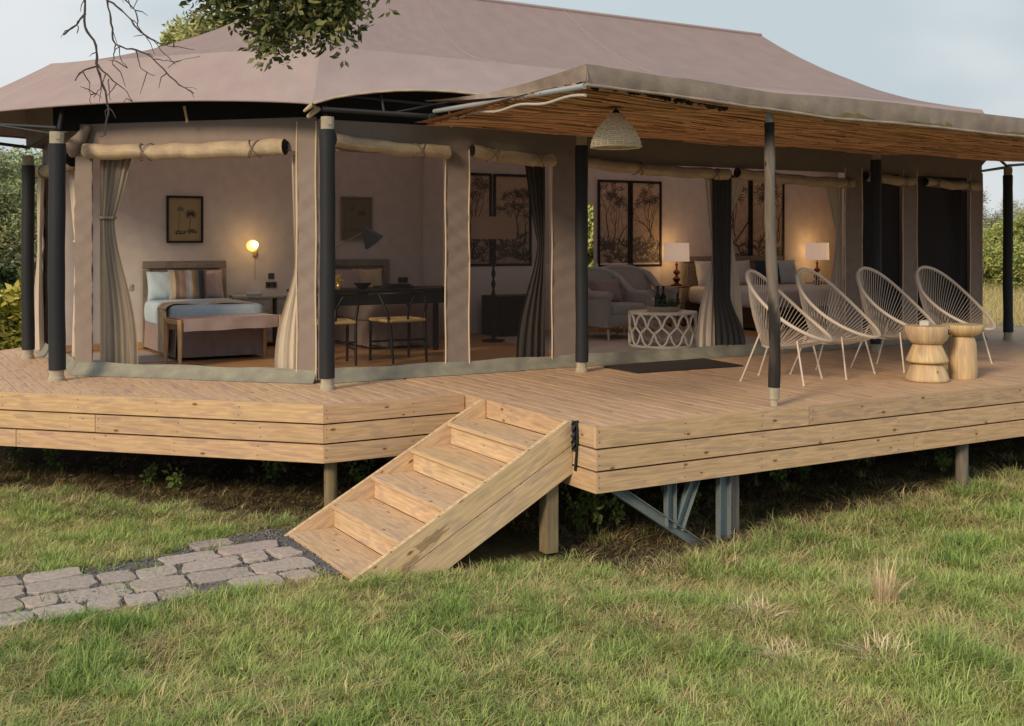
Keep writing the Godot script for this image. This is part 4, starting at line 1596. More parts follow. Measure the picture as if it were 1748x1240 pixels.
func build_trees() -> void:
	var fine := leaf_clump(16, 0.10, 0.045, 0.20, 3)
	var broad := leaf_clump(14, 0.15, 0.075, 0.24, 4)
	var wisp := leaf_clump(14, 0.13, 0.03, 0.30, 6)
	var g := "trees and bushes beyond the tent"
	var place := func(px: float, d: float) -> Vector3:
		var p := at(px, 412.0, d)
		return Vector3(p.x, -0.95, p.z)
	# left of the tent
	tree("bushy_tree", "tall grey-green bushy tree behind the left corner poles, highest at that edge", "tree", g, place.call(-30, 22.0), 4.0, 2.1, Color(0.339, 0.369, 0.200), fine, 6.4, 0.1, 31)
	tree("bushy_tree", "olive tree close behind the rearmost left tent pole", "tree", g, place.call(62, 26.0), 4.2, 2.0, Color(0.295, 0.343, 0.182), fine, 6.4, 0.1, 32)
	tree("dark_bush", "dark green bush low behind the yellow-green shrub at left", "bush", g, place.call(10, 18.5), 1.9, 1.3, Color(0.163, 0.205, 0.100), broad, 7.2, 0.05, 33)
	tree("yellow_green_shrub", "bright yellow-green leafy shrub standing by the left rear edge of the deck", "shrub", g, place.call(12, 15.6), 1.62, 0.95, Color(0.424, 0.406, 0.092), broad, 12.0, 0.05, 34)
	tree("yellow_green_shrub", "second yellow-green shrub farther left, partly outside the picture", "shrub", g, place.call(-95, 16.5), 1.8, 1.2, Color(0.592, 0.630, 0.167), broad, 8.8, 0.05, 35)
	tree("bushy_tree", "large bush far left outside the picture", "tree", g, place.call(-330, 24.0), 4.6, 2.8, Color(0.295, 0.343, 0.182), fine, 4.8, 0.1, 36)
	# behind the roof
	tree("roof_high_tree", "olive-leaved tree rising behind the canvas roof, left of the ridge", "tree", g, place.call(372, 27.0), 9.0, 1.4, Color(0.342, 0.350, 0.154), broad, 8.0, 0.55, 37, 0.12)
	tree("garden_bush", "green bush seen through the narrow rear window of the tent", "bush", g, place.call(1010, 27.0), 4.0, 2.2, Color(0.524, 0.547, 0.205), broad, 5.6, 0.05, 38)
	# right of the tent
	tree("green_bush", "rounded green bush at right, behind the last tent pole", "bush", g, place.call(1745, 43.0), 3.1, 2.3, Color(0.342, 0.383, 0.140), broad, 5.6, 0.03, 39)
	tree("green_bush", "paler green bush between the tent end and the last pole", "bush", g, place.call(1692, 47.0), 3.0, 1.9, Color(0.455, 0.449, 0.205), broad, 6.4, 0.03, 40)
	tree("wispy_tree", "thin feathery tree rising between the tent end and the last pole", "tree", g, place.call(1683, 52.0), 4.9, 1.2, Color(0.273, 0.295, 0.192), wisp, 4.8, 0.35, 41, 0.25)
	tree("wispy_tree", "thin feathery tree at the right edge, above the green bush", "tree", g, place.call(1752, 54.0), 4.7, 1.7, Color(0.319, 0.339, 0.205), wisp, 4.8, 0.3, 42, 0.2)
	tree("green_bush", "hazy olive bush farthest back at right", "bush", g, place.call(1722, 60.0), 3.5, 2.6, Color(0.433, 0.405, 0.257), wisp, 5.6, 0.05, 43)
	tree("green_bush", "bush beyond the right edge of the picture", "bush", g, place.call(1860, 46.0), 3.6, 3.0, Color(0.342, 0.372, 0.154), broad, 4.0, 0.03, 44)
	tree("green_bush", "broad bush well beyond the right edge of the picture", "bush", g, place.call(2080, 44.0), 3.6, 3.2, Color(0.319, 0.361, 0.154), broad, 3.6, 0.03, 45)

# ---------------------------------------------------------------- grass and small plants
func blade_clump(count: int, h: float, w: float, spread: float, droop: float, seed_: int) -> ArrayMesh:
	var r := RandomNumberGenerator.new()
	r.seed = seed_
	var b := MB.new()
	for k in count:
		var an := r.randf() * TAU
		var p := Vector3(cos(an), 0, sin(an)) * spread * sqrt(r.randf())
		var out := Vector3(cos(an + r.randf_range(-1.4, 1.4)), 0, sin(an + r.randf_range(-1.4, 1.4)))
		var hh := h * r.randf_range(0.45, 1.15)
		var lean := droop * r.randf_range(0.3, 1.3)
		var s := out.cross(Vector3.UP).rotated(Vector3.UP, r.randf_range(-0.7, 0.7))
		var k2 := r.randf_range(0.7, 1.35)
		b.tint = Color(k2 * r.randf_range(0.92, 1.12), k2, k2 * r.randf_range(0.85, 1.05))
		var prev := []
		for q in 4:
			var t := q / 3.0
			var c := p + Vector3.UP * hh * (t - 0.35 * lean * t * t) + out * hh * lean * t * t
			var ww := w * (1.0 - t * 0.85) * 0.5
			var nn := (Vector3.UP * (0.3 + lean * t) - out * 0.6 + s * 0.2).normalized()
			if q < 3:
				var a0 := b.vert(c - s * ww, nn, Vector2.ZERO)
				var a1 := b.vert(c + s * ww, nn, Vector2.ZERO)
				if prev.size():
					b.tri(prev[0], prev[1], a1)
					b.tri(prev[0], a1, a0)
				prev = [a0, a1]
			else:
				var a0 := b.vert(c, nn, Vector2.ZERO)
				b.tri(prev[0], prev[1], a0)
	return b.mesh()

func in_path(x: float, z: float) -> bool:
	return x < 2.8 and z < -6.98 + 0.10 * fn.get_noise_2d(x * 1.3, 40.0) and z > lerpf(-8.02, -8.35, smoothstep(1.6, 2.6, x)) + 0.10 * fn.get_noise_2d(x * 1.3, 3.0)

func build_plants() -> void:
	var lawn := [blade_clump(18, 0.058, 0.0058, 0.055, 1.1, 1), blade_clump(16, 0.085, 0.0058, 0.05, 1.1, 2), blade_clump(16, 0.045, 0.0055, 0.06, 1.7, 3)]
	var straw := blade_clump(12, 0.075, 0.0042, 0.06, 1.9, 4)
	var xs := [[], [], [], []]
	var cs := [[], [], [], []]
	var pn := FastNoiseLite.new()
	pn.seed = 33
	pn.frequency = 1.8
	pn.fractal_octaves = 3
	var tn := FastNoiseLite.new()
	tn.seed = 71
	tn.frequency = 0.35
	for k in 74000:
		var x: float
		var z: float
		if k < 60000:   # thickest where the photograph looks
			var d := sqrt(rr(4.9 * 4.9, 11.5 * 11.5))
			var lat := rr(-0.56, 0.56) * d
			x = lat * 0.8660254 + d * 0.5
			z = lat * 0.5 - d * 0.8660254
		else:
			x = rr(-5.0, 17.0)
			z = rr(-12.0, -1.0)
		var depth := deck_front(x) - z        # how far under the deck
		if x > NX and x < 15.3:
			depth = maxf(depth, -1.0 * (z - OUT))
		var patch := pn.get_noise_2d(x, z)
		if in_path(x, z) and rng.randf() < (0.93 if z > -7.1 or z < -7.85 else 0.965):
			continue
		if x > 2.65 and x < 4.43 and z < -6.74 and z > -8.2:
			continue
		var edge := depth + 0.32 * patch
		if x < CX + 0.3:      # the bank on the left keeps its grass up to the shade
			edge -= 0.15
			edge += smoothstep(1.2, 3.0, x) * 0.75
		else:
			edge += 0.34 * (1.0 - smoothstep(4.4, 6.6, x)) + 0.10
		if edge > 0.0 and rng.randf() < smoothstep(0.0, 0.35, edge) * 0.985:
			continue
		var dry := clampf(0.42 + 0.75 * patch + 0.35 * tn.get_noise_2d(x + 40, z) + 0.5 * smoothstep(-0.5, 0.1, edge), 0.0, 1.0)
		var green := Color(0.19, 0.34, 0.08).lerp(Color(0.45, 0.535, 0.18), clampf(0.5 + tn.get_noise_2d(x, z) * 0.9 + rr(-0.2, 0.2), 0, 1))
		var hay := Color(0.68, 0.55, 0.32).lerp(Color(0.50, 0.43, 0.21), rng.randf())
		var is_hay := rng.randf() < dry * 0.58
		var v := 3 if is_hay else (1 if patch < -0.12 and rng.randf() < 0.75 else (2 if rng.randf() < 0.3 else 0))
		var s := rr(0.75, 1.35) * (1.0 + 0.45 * clampf(-patch, 0, 1)) * (1.12 if x > 4.6 else 0.86)
		var up := Vector3(rr(-0.25, 0.25), 1, rr(-0.25, 0.25)).normalized()
		var bx := up.cross(Vector3(cos(rr(0, 6)), 0, 1)).normalized()
		xs[v].append(Transform3D(Basis(bx * s, up * s, bx.cross(up) * s).rotated(up, rr(0, TAU)), Vector3(x, gh(x, z) - 0.004, z)))
		var k2 := rr(0.8, 1.2)
		cs[v].append((hay if is_hay else green.lerp(hay, dry * 0.3)) * k2)
	for v in 4:
		var o := many("dry_grass" if v == 3 else "lawn_grass", lawn[v] if v < 3 else straw, M.grass, xs[v], cs[v])
		o.set_meta("label", ["short green lawn grass in front of the deck", "longer tufted green grass in the lawn", "flattened yellowish lawn grass", "straw-coloured dead stems scattered through the lawn"][v])
		o.set_meta("category", "grass")
	# dry tall grass of the field beyond
	var tall := blade_clump(22, 0.75, 0.012, 0.22, 0.55, 9)
	var fx := []
	var fc := []
	for k in 15000:
		var an := deg_to_rad(rr(-14.0, 40.0))
		var d := sqrt(rr(24.0 * 24.0, 60.0 * 60.0))
		if rng.randf() < 0.3:
			an = deg_to_rad(rr(-40.0, -14.0))
			d = sqrt(rr(17.5 * 17.5, 34.0 * 34.0))
		var x := sin(an + deg_to_rad(30.0)) * d
		var z := -cos(an + deg_to_rad(30.0)) * d
		if x > -1.5 and x < 18.5 and z > -19.5:
			continue
		fx.append(Transform3D(Basis(Vector3.UP, rr(0, TAU)).scaled(Vector3.ONE * rr(0.7, 1.35)), Vector3(x, -0.92, z)))
		fc.append(Color(0.72, 0.58, 0.32).lerp(Color(0.52, 0.46, 0.22), rng.randf()) * rr(0.8, 1.15))
	var field := many("field_grass", tall, M.grass, fx, fc)
	tag(field, "tall dry yellow grass of the field beyond the deck", "grass")
	# litter under and along the deck
	var lb := MB.new()
	var a0 := lb.vert(Vector3(-0.5, 0, 0), Vector3.UP, Vector2.ZERO)
	var a1 := lb.vert(Vector3(0, 0.08, -0.22), Vector3.UP, Vector2.ZERO)
	var a2 := lb.vert(Vector3(0.5, 0.02, 0), Vector3.UP, Vector2.ZERO)
	var a3 := lb.vert(Vector3(0, 0.1, 0.22), Vector3.UP, Vector2.ZERO)
	lb.tri(a0, a2, a1); lb.tri(a0, a3, a2)
	var lx := []
	var lc := []
	for k in 16000:
		var x := rr(-0.5, 13.0)
		var z := deck_front(x) + 0.75 - pow(rng.randf(), 1.5) * 3.2
		if in_path(x, z) and rng.randf() < 0.9 or (x > 2.7 and x < 4.4 and z > -8.2 and z < -6.8):
			continue
		var s := rr(0.02, 0.055)
		lx.append(Transform3D(Basis.from_euler(Vector3(rr(-0.5, 0.5), rr(0, 6.3), rr(-0.5, 0.5))).scaled(Vector3(s, s, s)), Vector3(x, gh(x, z) + rr(0.0, 0.03), z)))
		lc.append(Color(0.30, 0.21, 0.13).lerp(Color(0.12, 0.085, 0.06), rng.randf()) * rr(0.6, 1.3))
	for k in 2600:
		var x := rr(-1.0, 9.5)
		var z := rr(-8.0, -3.2)
		if z < deck_front(x) + 0.1 or in_path(x, z) or (x > 2.7 and x < 4.4 and z < -6.7):
			continue
		var s := rr(0.012, 0.035)
		lx.append(Transform3D(Basis.from_euler(Vector3(rr(-0.7, 0.7), rr(0, 6.3), rr(-0.7, 0.7))).scaled(Vector3(s, s, s)), Vector3(x, gh(x, z) + rr(0.015, 0.05), z)))
		lc.append(Color(0.48, 0.36, 0.20).lerp(Color(0.22, 0.15, 0.09), rng.randf()) * rr(0.7, 1.2))
	var lt := many("leaf_litter", lb.mesh(), M.litter, lx, lc)
	tag(lt, "fallen brown leaves on the bare soil under the deck edge", "leaf litter")
	# dead stems lying under the deck edge
	var sx := []
	var sc := []
	for k in 5200:
		var x := rr(-0.6, 13.0)
		var z := deck_front(x) + 0.55 - pow(rng.randf(), 1.2) * 1.9
		if in_path(x, z) or (x > 2.7 and x < 4.4 and z > -8.2 and z < -6.8):
			continue
		var s := rr(0.7, 1.5)
		sx.append(Transform3D(Basis(Vector3.UP, rr(0, TAU)).scaled(Vector3(s, s * 0.8, s)), Vector3(x, gh(x, z), z)))
		sc.append(Color(0.30, 0.23, 0.13).lerp(Color(0.15, 0.14, 0.06), rng.randf()) * rr(0.6, 1.2))
	var sg := many("dead_stems", straw, M.grass, sx, sc)
	tag(sg, "tangled dead grass stems in the shade along the deck", "dead grass")
	# single plants one can pick out
	var weeds := [
		[at(28, 838, 10.9), 0.34, "leafy green weed at far left under the chamfered deck end"], [at(92, 835, 10.6), 0.26, "low broad-leaved weed left under the deck, right of the first"], [at(470, 838, 10.2), 0.32, "green weed in the shade left of the corner deck post"],
		[at(255, 835, 10.2), 0.18, "small pale weed in the middle of the left bank shade"], [at(300, 845, 9.9), 0.16, "small yellowish weed on the bank edge below the long fascia"], [at(612, 840, 10.0), 0.28, "weed behind the corner deck post, left of the stairs"],
		[at(1022, 905, 8.6), 0.55, "tall spindly weed between the stair post and the steel brace"], [at(985, 912, 8.7), 0.42, "leaning thin weed right beside the square stair post"], [at(1055, 912, 8.8), 0.30, "short weed under the upper end of the steel brace"],
		[at(1178, 905, 9.2), 0.34, "bushy green weed behind the diagonal steel brace"], [at(1330, 880, 10.2), 0.22, "green weed in the shade right of the steel post"], [at(1372, 868, 10.5), 0.24, "upright weed in the dark under the long front deck"],
		[at(1480, 845, 10.9), 0.26, "thin weed left of the round grey deck post"], [at(1612, 842, 10.6), 0.30, "tall grass-like weed just left of the grey deck post"]]
	var wl := leaf_clump(7, 0.075, 0.038, 0.05, 12)
	for w in weeds:
		var p: Vector3 = w[0]
		p.y = gh(p.x, p.z)
		var t := thing("weed", w[2], "weed", "weeds under the deck edge", p)
		var b := MB.new()
		b.tint = Color(0.9, 1.1, 0.6)
		var lxs := []
		var lcs := []
		for s in 4:
			var an := rr(0, TAU)
			var lean := rr(0.15, 0.6)
			var pts := []
			var rad := []
			var hh: float = w[1] * rr(0.6, 1.05)
			for k in 6:
				var u := k / 5.0
				pts.append(Vector3(cos(an) * lean * u * u * hh, hh * u, sin(an) * lean * u * u * hh))
				rad.append(lerpf(0.004, 0.0015, u))
				if k > 1:
					lxs.append(Transform3D(Basis.from_euler(Vector3(rr(-0.6, 0.6), rr(0, 6), rr(-0.6, 0.6))).scaled(Vector3.ONE * rr(0.4, 0.8)), pts[k]))
					lcs.append(Color(0.14, 0.20, 0.05) * rr(0.7, 1.5))
			b.tube(pts, rad, 4)
		part("stem", b, M.grass, t).material_override = M.bark
		many("leaves", wl, M.leaf, lxs, lcs, t)
	# the straw tuft that stands out of the lawn at right, and a few dry patches
	var tufts := [[at(1512, 1050, 6.75), 0.34, 150, 0.4, "pale upright tuft of dead grass standing out of the lawn at right"], [at(1288, 1052, 6.65), 0.12, 130, 1.6, "flat straw-coloured patch of dead grass left of the upright tuft"], [at(1352, 1128, 5.95), 0.12, 110, 1.6, "small straw patch low in the lawn, nearer the bottom of the picture"], [at(1510, 1140, 5.85), 0.13, 150, 1.5, "straw patch below the upright dead tuft"]]
	for w in tufts:
		var p: Vector3 = w[0]
		p.y = gh(p.x, p.z)
		var t := thing("dead_grass_tuft", w[4], "grass tuft", "dead tufts in the lawn", p)
		part("blades", blade_clump(w[2], w[1], 0.0075, 0.07 if w[3] < 1 else 0.14, w[3], 77 + int(w[1] * 100)), mat("tuft_straw", Color(0.78, 0.62, 0.42), 0.85), t)

# ---------------------------------------------------------------- overhanging branches
func hanging(px: Array, d: float, r0: float, r1: float, b: MB, lift := 0.0) -> Array:
	var ctl := []
	for q in px:
		ctl.append(at(q[0], q[1] - lift, d + (q[2] if q.size() > 2 else 0.0)))
	var c := Curve3D.new()
	for k in ctl.size():
		var tan: Vector3 = (ctl[mini(k + 1, ctl.size() - 1)] - ctl[maxi(k - 1, 0)]) * 0.16
		c.add_point(ctl[k], -tan, tan)
	var pts := []
	var rad := []
	var n := int(c.get_baked_length() / 0.03) + 3
	for k in n + 1:
		var t := float(k) / n
		pts.append(c.sample_baked(t * c.get_baked_length()) + Vector3(rr(-1, 1), rr(-1, 1), rr(-1, 1)) * 0.004)
		rad.append(lerpf(r0, r1, pow(t, 0.8)) * rr(0.8, 1.3))
	b.tube(pts, rad, 6)
	return pts

func build_branches() -> void:
	var D := 5.6
	var t := thing("bare_branch", "bare dark leafless branches hanging down at the upper left, before the roof", "branch")
	var limbs := [
		[[[140, -160], [143, -30], [145, 25], [144, 50], [160, 68], [165, 95], [166, 115], [178, 150], [186, 192], [177, 232]], 0.011, 0.006],
		[[[144, 22], [132, 42], [118, 50], [106, 60]], 0.007, 0.005], [[[132, 36], [132, 56]], 0.004, 0.003],
		[[[164, 112], [145, 118], [130, 130], [129, 138]], 0.006, 0.004], [[[140, 121], [152, 140], [154, 178]], 0.004, 0.002],
		[[[172, -160], [180, -20], [188, 30], [195, 75], [210, 82], [230, 84], [255, 95], [275, 112], [290, 132], [330, 160]], 0.010, 0.003],
		[[[185, 0], [215, 25], [240, 55], [275, 76], [330, 84]], 0.007, 0.002], [[[190, -120], [205, -10], [232, 20], [236, 50], [262, 72], [300, 110]], 0.008, 0.002],
		[[[210, -20], [226, 18], [235, 0]], 0.004, 0.002], [[[196, 75], [192, 110]], 0.005, 0.002], [[[232, 86], [240, 118], [262, 130]], 0.004, 0.002],
		[[[166, 110], [182, 128], [195, 140], [215, 155], [225, 172]], 0.005, 0.002], [[[180, 128], [170, 150], [160, 166]], 0.004, 0.002], [[[184, 135], [188, 170]], 0.004, 0.002],
		[[[182, 180], [192, 190], [198, 202]], 0.003, 0.002], [[[204, 82], [206, 100], [216, 116]], 0.004, 0.002], [[[288, 128], [310, 148], [336, 152]], 0.003, 0.0015], [[[262, 100], [300, 106], [340, 96]], 0.003, 0.0015]]
	for l in limbs:
		var b := MB.new()
		b.tint = Color(0.75, 0.72, 0.75)
		var pts := hanging(l[0], D + rr(-0.1, 0.1), l[1] * 0.8, l[2] * 0.8, b)
		# short side twigs
		for k in range(6, pts.size(), 5):
			if rng.randf() < 0.75:
				var p: Vector3 = pts[k]
				var dir := (Vector3(rr(-1, 1), rr(-1.3, 0.3), rr(-1, 1))).normalized()
				var ln := rr(0.03, 0.12)
				b.tube([p, p + dir * ln * 0.5 + Vector3(rr(-1, 1), rr(-1, 1), 0) * 0.01, p + dir * ln + Vector3(0, -0.02, 0)], [0.003, 0.0025, 0.0012], 4)
		part("twig", b, M.bark, t)
	# leafy branch
	var e := thing("leafy_branch", "leafy dark green branch hanging into the top of the picture before the roof", "branch")
	var stems := [[[560, -260], [520, -90], [500, -20], [515, 30], [545, 62]], [[500, -40], [470, 20], [458, 60], [452, 88]], [[520, -90], [430, -40], [380, 0], [345, 18]], [[540, -120], [580, -40], [600, 10], [612, 28]], [[500, -20], [540, 20], [585, 40], [598, 56]], [[460, 40], [470, 80], [478, 108]], [[480, -20], [430, 20], [420, 40]], [[520, 0], [510, 50], [560, 85]], [[430, -30], [400, 10], [375, 34]], [[560, -40], [570, 10], [575, 40]]]
	var lxs := []
	var lcs := []
	var leaf := leaf_clump(6, 0.052, 0.024, 0.03, 21)
	var spots := []
	for s in stems:
		var b := MB.new()
		var pts := hanging(s, 6.2 + rr(-0.25, 0.25), 0.012, 0.003, b, 28.0)
		part("limb", b, M.bark, e)
		for k in range(pts.size() / 4, pts.size()):
			spots.append(pts[k])
	for p in spots:
		for k in 9:
			var q: Vector3 = p + Vector3(rr(-1, 1), rr(-1, 0.8), rr(-1, 1)) * 0.12
			lxs.append(Transform3D(Basis.from_euler(Vector3(rr(0, 6), rr(0, 6), rr(0, 6))).scaled(Vector3.ONE * rr(0.6, 1.45)), q))
			lcs.append(Color(0.10, 0.125, 0.05).lerp(Color(0.26, 0.26, 0.11), pow(rng.randf(), 1.6)) * rr(0.7, 1.3))
	many("leaves", leaf, M.leaf, lxs, lcs, e)

# ---------------------------------------------------------------- furniture in the tent
func pillow(b: MB, ctr: Vector3, w: float, h: float, th: float, bas := Basis.IDENTITY, stripes: Array = []) -> void:
	for side in [1.0, -1.0]:
		var f := func(u: float, t: float) -> Vector3:
			var x: float = (u * 2.0 - 1.0) * side
			var y := t * 2.0 - 1.0
			var pinch := 1.0 - 0.07 * (1.0 - pow(absf(y), 2.0)) * pow(absf(x), 3.0)
			var pinch2 := 1.0 - 0.07 * (1.0 - pow(absf(x), 2.0)) * pow(absf(y), 3.0)
			var z: float = th * 0.5 * pow((1.0 - pow(absf(x), 2.6)) * (1.0 - pow(absf(y), 2.6)), 0.55) * side
			return ctr + bas * Vector3(x * w * 0.5 * pinch, y * h * 0.5 * pinch2, z + 0.004 * sin(x * 9 + y * 5))
		var n0 := b.v.size()
		var nu := 42 if stripes.size() else 16
		b.sheet(nu, 14, f, w, h)
		if stripes.size():
			for k in range(n0, b.v.size()):
				var u := float((k - n0) % (nu + 1)) / nu
				if side < 0:
					u = 1.0 - u
				b.c[k] = stripes[mini(int(u * stripes.size()), stripes.size() - 1)]

func soft_box(b: MB, ctr: Vector3, size: Vector3, r: float, sag := 0.0) -> void:
	# a cushion: rounded in plan and in section
	var prof := []
	for k in 7:
		var a := -PI / 2 + PI * k / 6.0
		prof.append(Vector2(-r + r * cos(a), (size.y * 0.5 - r) * signf(sin(a)) * (1.0 if absf(sin(a)) > 0.01 else 0.0) + r * sin(a)))
	var f := func(u: float, t: float) -> Vector3:
		var a := u * TAU
		var c := cos(a)
		var s := sin(a)
		var e := 0.22
		var px := signf(c) * pow(absf(c), e)
		var pz := -signf(s) * pow(absf(s), e)
		var kk := t * 8.0
		var inset: float
		var y: float
		if kk < 1.0:
			inset = lerpf(minf(size.x, size.z) * 0.5, r, kk); y = -size.y * 0.5
		elif kk > 7.0:
			inset = lerpf(r, minf(size.x, size.z) * 0.5, kk - 7.0); y = size.y * 0.5 + sag * (kk - 7.0)
		else:
			var j := PI * (kk - 1.0) / 6.0 - PI / 2
			inset = r - r * cos(j)
			y = (size.y * 0.5 - r) * (clampf(sin(j) * 2.0, -1, 1)) + r * sin(j)
		return ctr + Vector3(px * (size.x * 0.5 - inset), y, pz * (size.z * 0.5 - inset))
	b.sheet(40, 24, f, size.x * 2 + size.z * 2, size.y)

func picture(label: String, group: String, tex: Texture2D, c: Vector3, w: float, h: float, fw: float, frame: Material, paper_m := 0.0) -> Node3D:
	var t := thing("framed_picture", label, "picture", group, c)
	for q in [[0, h * 0.5 - fw * 0.5, w, fw], [0, -h * 0.5 + fw * 0.5, w, fw], [-w * 0.5 + fw * 0.5, 0, fw, h - 2 * fw], [w * 0.5 - fw * 0.5, 0, fw, h - 2 * fw]]:
		var b := MB.new()
		b.box(Vector3(q[0], q[1], 0.015), Vector3(q[2], q[3], 0.03), 0.003)
		part("frame", b, frame, t)
	var b := MB.new()
	var x := w * 0.5 - fw
	var y := h * 0.5 - fw
	b.quad(Vector3(-x, -y, 0.012), Vector3(x, -y, 0.012), Vector3(x, y, 0.012), Vector3(-x, y, 0.012), [Vector2(0, 1), Vector2(1, 1), Vector2(1, 0), Vector2(0, 0)])
	var m := StandardMaterial3D.new()
	m.albedo_texture = tex
	m.roughness = 0.6
	m.cull_mode = BaseMaterial3D.CULL_DISABLED
	part("print", b, m, t)
	return t

func bed(called: String, label: String, c: Vector3, w: float, ln: float, cover: Material, skirt: Material) -> Node3D:
	# c: middle of the head end on the floor; the bed runs towards +z
	var t := thing(called, label, "bed", "", c)
	var b := MB.new()
	for q in [[0, 1.0, w + 0.06, 0.09], [0, 0.62, w - 0.12, 0.70]]:
		b.box(Vector3(q[0], q[1], 0.03 if q[3] < 0.2 else 0.015), Vector3(q[2], q[3], 0.05 if q[3] < 0.2 else 0.03), 0.006)
	for s in [-1, 1]:
		b.box(Vector3(s * (w * 0.5 - 0.015), 0.48, 0.03), Vector3(0.09, 0.93, 0.05), 0.006)
	part("headboard", b, M.board_grey, t)
	b = MB.new()
	b.box(Vector3(0, 0.09, ln * 0.5), Vector3(w - 0.14, 0.10, ln - 0.1), 0.01)
	part("base", b, M.joist, t)
	b = MB.new()     # pleated valance round three sides
	var per := [Vector2(-w * 0.5, 0.06), Vector2(-w * 0.5, ln), Vector2(w * 0.5, ln), Vector2(w * 0.5, 0.06)]
	for k in 3:
		var a: Vector2 = per[k]
		var d: Vector2 = per[k + 1]
		var nn := Vector2(a.y - d.y, d.x - a.x).normalized()
		var f := func(u: float, tt: float) -> Vector3:
			var q := a.lerp(d, u)
			var wv := 0.010 * sin(u * a.distance_to(d) * 42.0) * (1.0 - tt) + 0.012 * (1.0 - tt)
			q += nn * (wv + 0.004)
			return Vector3(q.x, lerpf(0.035, 0.36, tt), q.y)
		b.sheet(60, 5, f, 1.5, 0.3)
	part("valance", b, skirt, t)
	b = MB.new()
	soft_box(b, Vector3(0, 0.455, ln * 0.5 + 0.04), Vector3(w + 0.10, 0.27, ln + 0.02), 0.075, 0.012)
	part("mattress_cover", b, cover, t)
	return t

func table_lamp(label: String, c: Vector3, lit: bool) -> void:
	var t := thing("table_lamp", label, "table lamp", "lamps with turned red stems", c)
	var b := MB.new()
	b.lathe([Vector2(0.085, 0), Vector2(0.09, 0.015), Vector2(0.05, 0.03), Vector2(0.025, 0.05), Vector2(0.055, 0.085), Vector2(0.06, 0.11), Vector2(0.02, 0.14), Vector2(0.018, 0.16), Vector2(0.05, 0.19), Vector2(0.052, 0.215), Vector2(0.018, 0.245), Vector2(0.014, 0.30), Vector2(0.028, 0.325), Vector2(0.012, 0.345), Vector2(0.008, 0.46), Vector2(0, 0.46)], 16)
	part("stem", b, M.red_wood, t)
	b = MB.new()
	b.lathe([Vector2(0.195, 0.37), Vector2(0.188, 0.65)], 32)
	part("lamp_shade", b, M.shade_lit, t)
	b = MB.new()
	b.tube([Vector3(-0.188, 0.645, 0), Vector3(0.188, 0.645, 0)], 0.003, 5)
	b.tube([Vector3(0, 0.645, -0.188), Vector3(0, 0.645, 0.188)], 0.003, 5)
	b.lathe([Vector2(0.0, 0.64), Vector2(0.010, 0.645), Vector2(0.006, 0.672), Vector2(0, 0.676)], 8)
	part("spider", b, M.brass, t)
	b = MB.new()
	b.lathe([Vector2(0, 0.47), Vector2(0.028, 0.485), Vector2(0.036, 0.515), Vector2(0.022, 0.55), Vector2(0, 0.56)], 12)
	part("bulb", b, M.bulb, t)
	if lit:
		var l := OmniLight3D.new()
		l.name = "lamp_light"
		l.position = Vector3(0, 0.515, 0)
		l.light_color = Color(1.0, 0.76, 0.44)
		l.light_energy = 0.034
		l.light_size = 0.03
		l.omni_range = 12.0
		l.omni_attenuation = 2.0
		l.shadow_enabled = true
		t.add_child(l)

func armchair(label: String, c: Vector3, turn: float, w := 0.80) -> void:
	var t := thing("armchair", label, "armchair", "grey chairs in the sitting room", c, turn)
	var b := MB.new()
	soft_box(b, Vector3(0, 0.39, 0.04), Vector3(w - 0.18, 0.16, 0.60), 0.05)
	part("seat_cushion", b, M.upholstery, t)
	b = MB.new()
	soft_box(b, Vector3(0, 0.25, 0.0), Vector3(w - 0.06, 0.16, 0.68), 0.03)
	part("seat_base", b, M.upholstery, t)
	b = MB.new()
	var f := func(u: float, tt: float) -> Vector3:
		var x := (u - 0.5) * (w - 0.04)
		var y := lerpf(0.25, 0.90 - 0.10 * pow(absf(u - 0.5) * 2.0, 3.0), tt)
		return Vector3(x, y, -0.30 - 0.12 * tt + 0.12 * pow(absf(u - 0.5) * 2.0, 4.0))
	b.sheet(16, 10, f)
	var g := func(u: float, tt: float) -> Vector3:
		var p: Vector3 = f.call(1.0 - u, tt)
		return p + Vector3(0, -0.01, -0.13 + 0.05 * tt)
	b.sheet(16, 10, g)
	var top := []
	for k in 17:
		var u := k / 16.0
		top.append((f.call(u, 1.0) + g.call(1.0 - u, 1.0)) * 0.5)
	b.tube(top, 0.045, 8)
	part("backrest", b, M.upholstery, t)
	for s in [-1, 1]:
		b = MB.new()
		var pts := []
		var rad := []
		for k in 10:
			var u := k / 9.0
			pts.append(Vector3(s * (w * 0.5 - 0.05 + 0.02 * sin(PI * u)), lerpf(0.80, 0.58, smoothstep(0.0, 0.5, u)), lerpf(-0.36, 0.34, u)))
			rad.append(0.055)
		b.tube(pts, rad, 10)
		b.box(Vector3(s * (w * 0.5 - 0.05), 0.37, 0.0), Vector3(0.085, 0.42, 0.66), 0.02)
		part("arm", b, M.upholstery, t)
		for z in [-0.28, 0.28]:
			b = MB.new()
			b.tube([Vector3(s * (w * 0.5 - 0.07), 0.18, z), Vector3(s * (w * 0.5 - 0.06), 0.0, z * 1.08)], [0.022, 0.014], 8)
			part("leg", b, M.oak, t)

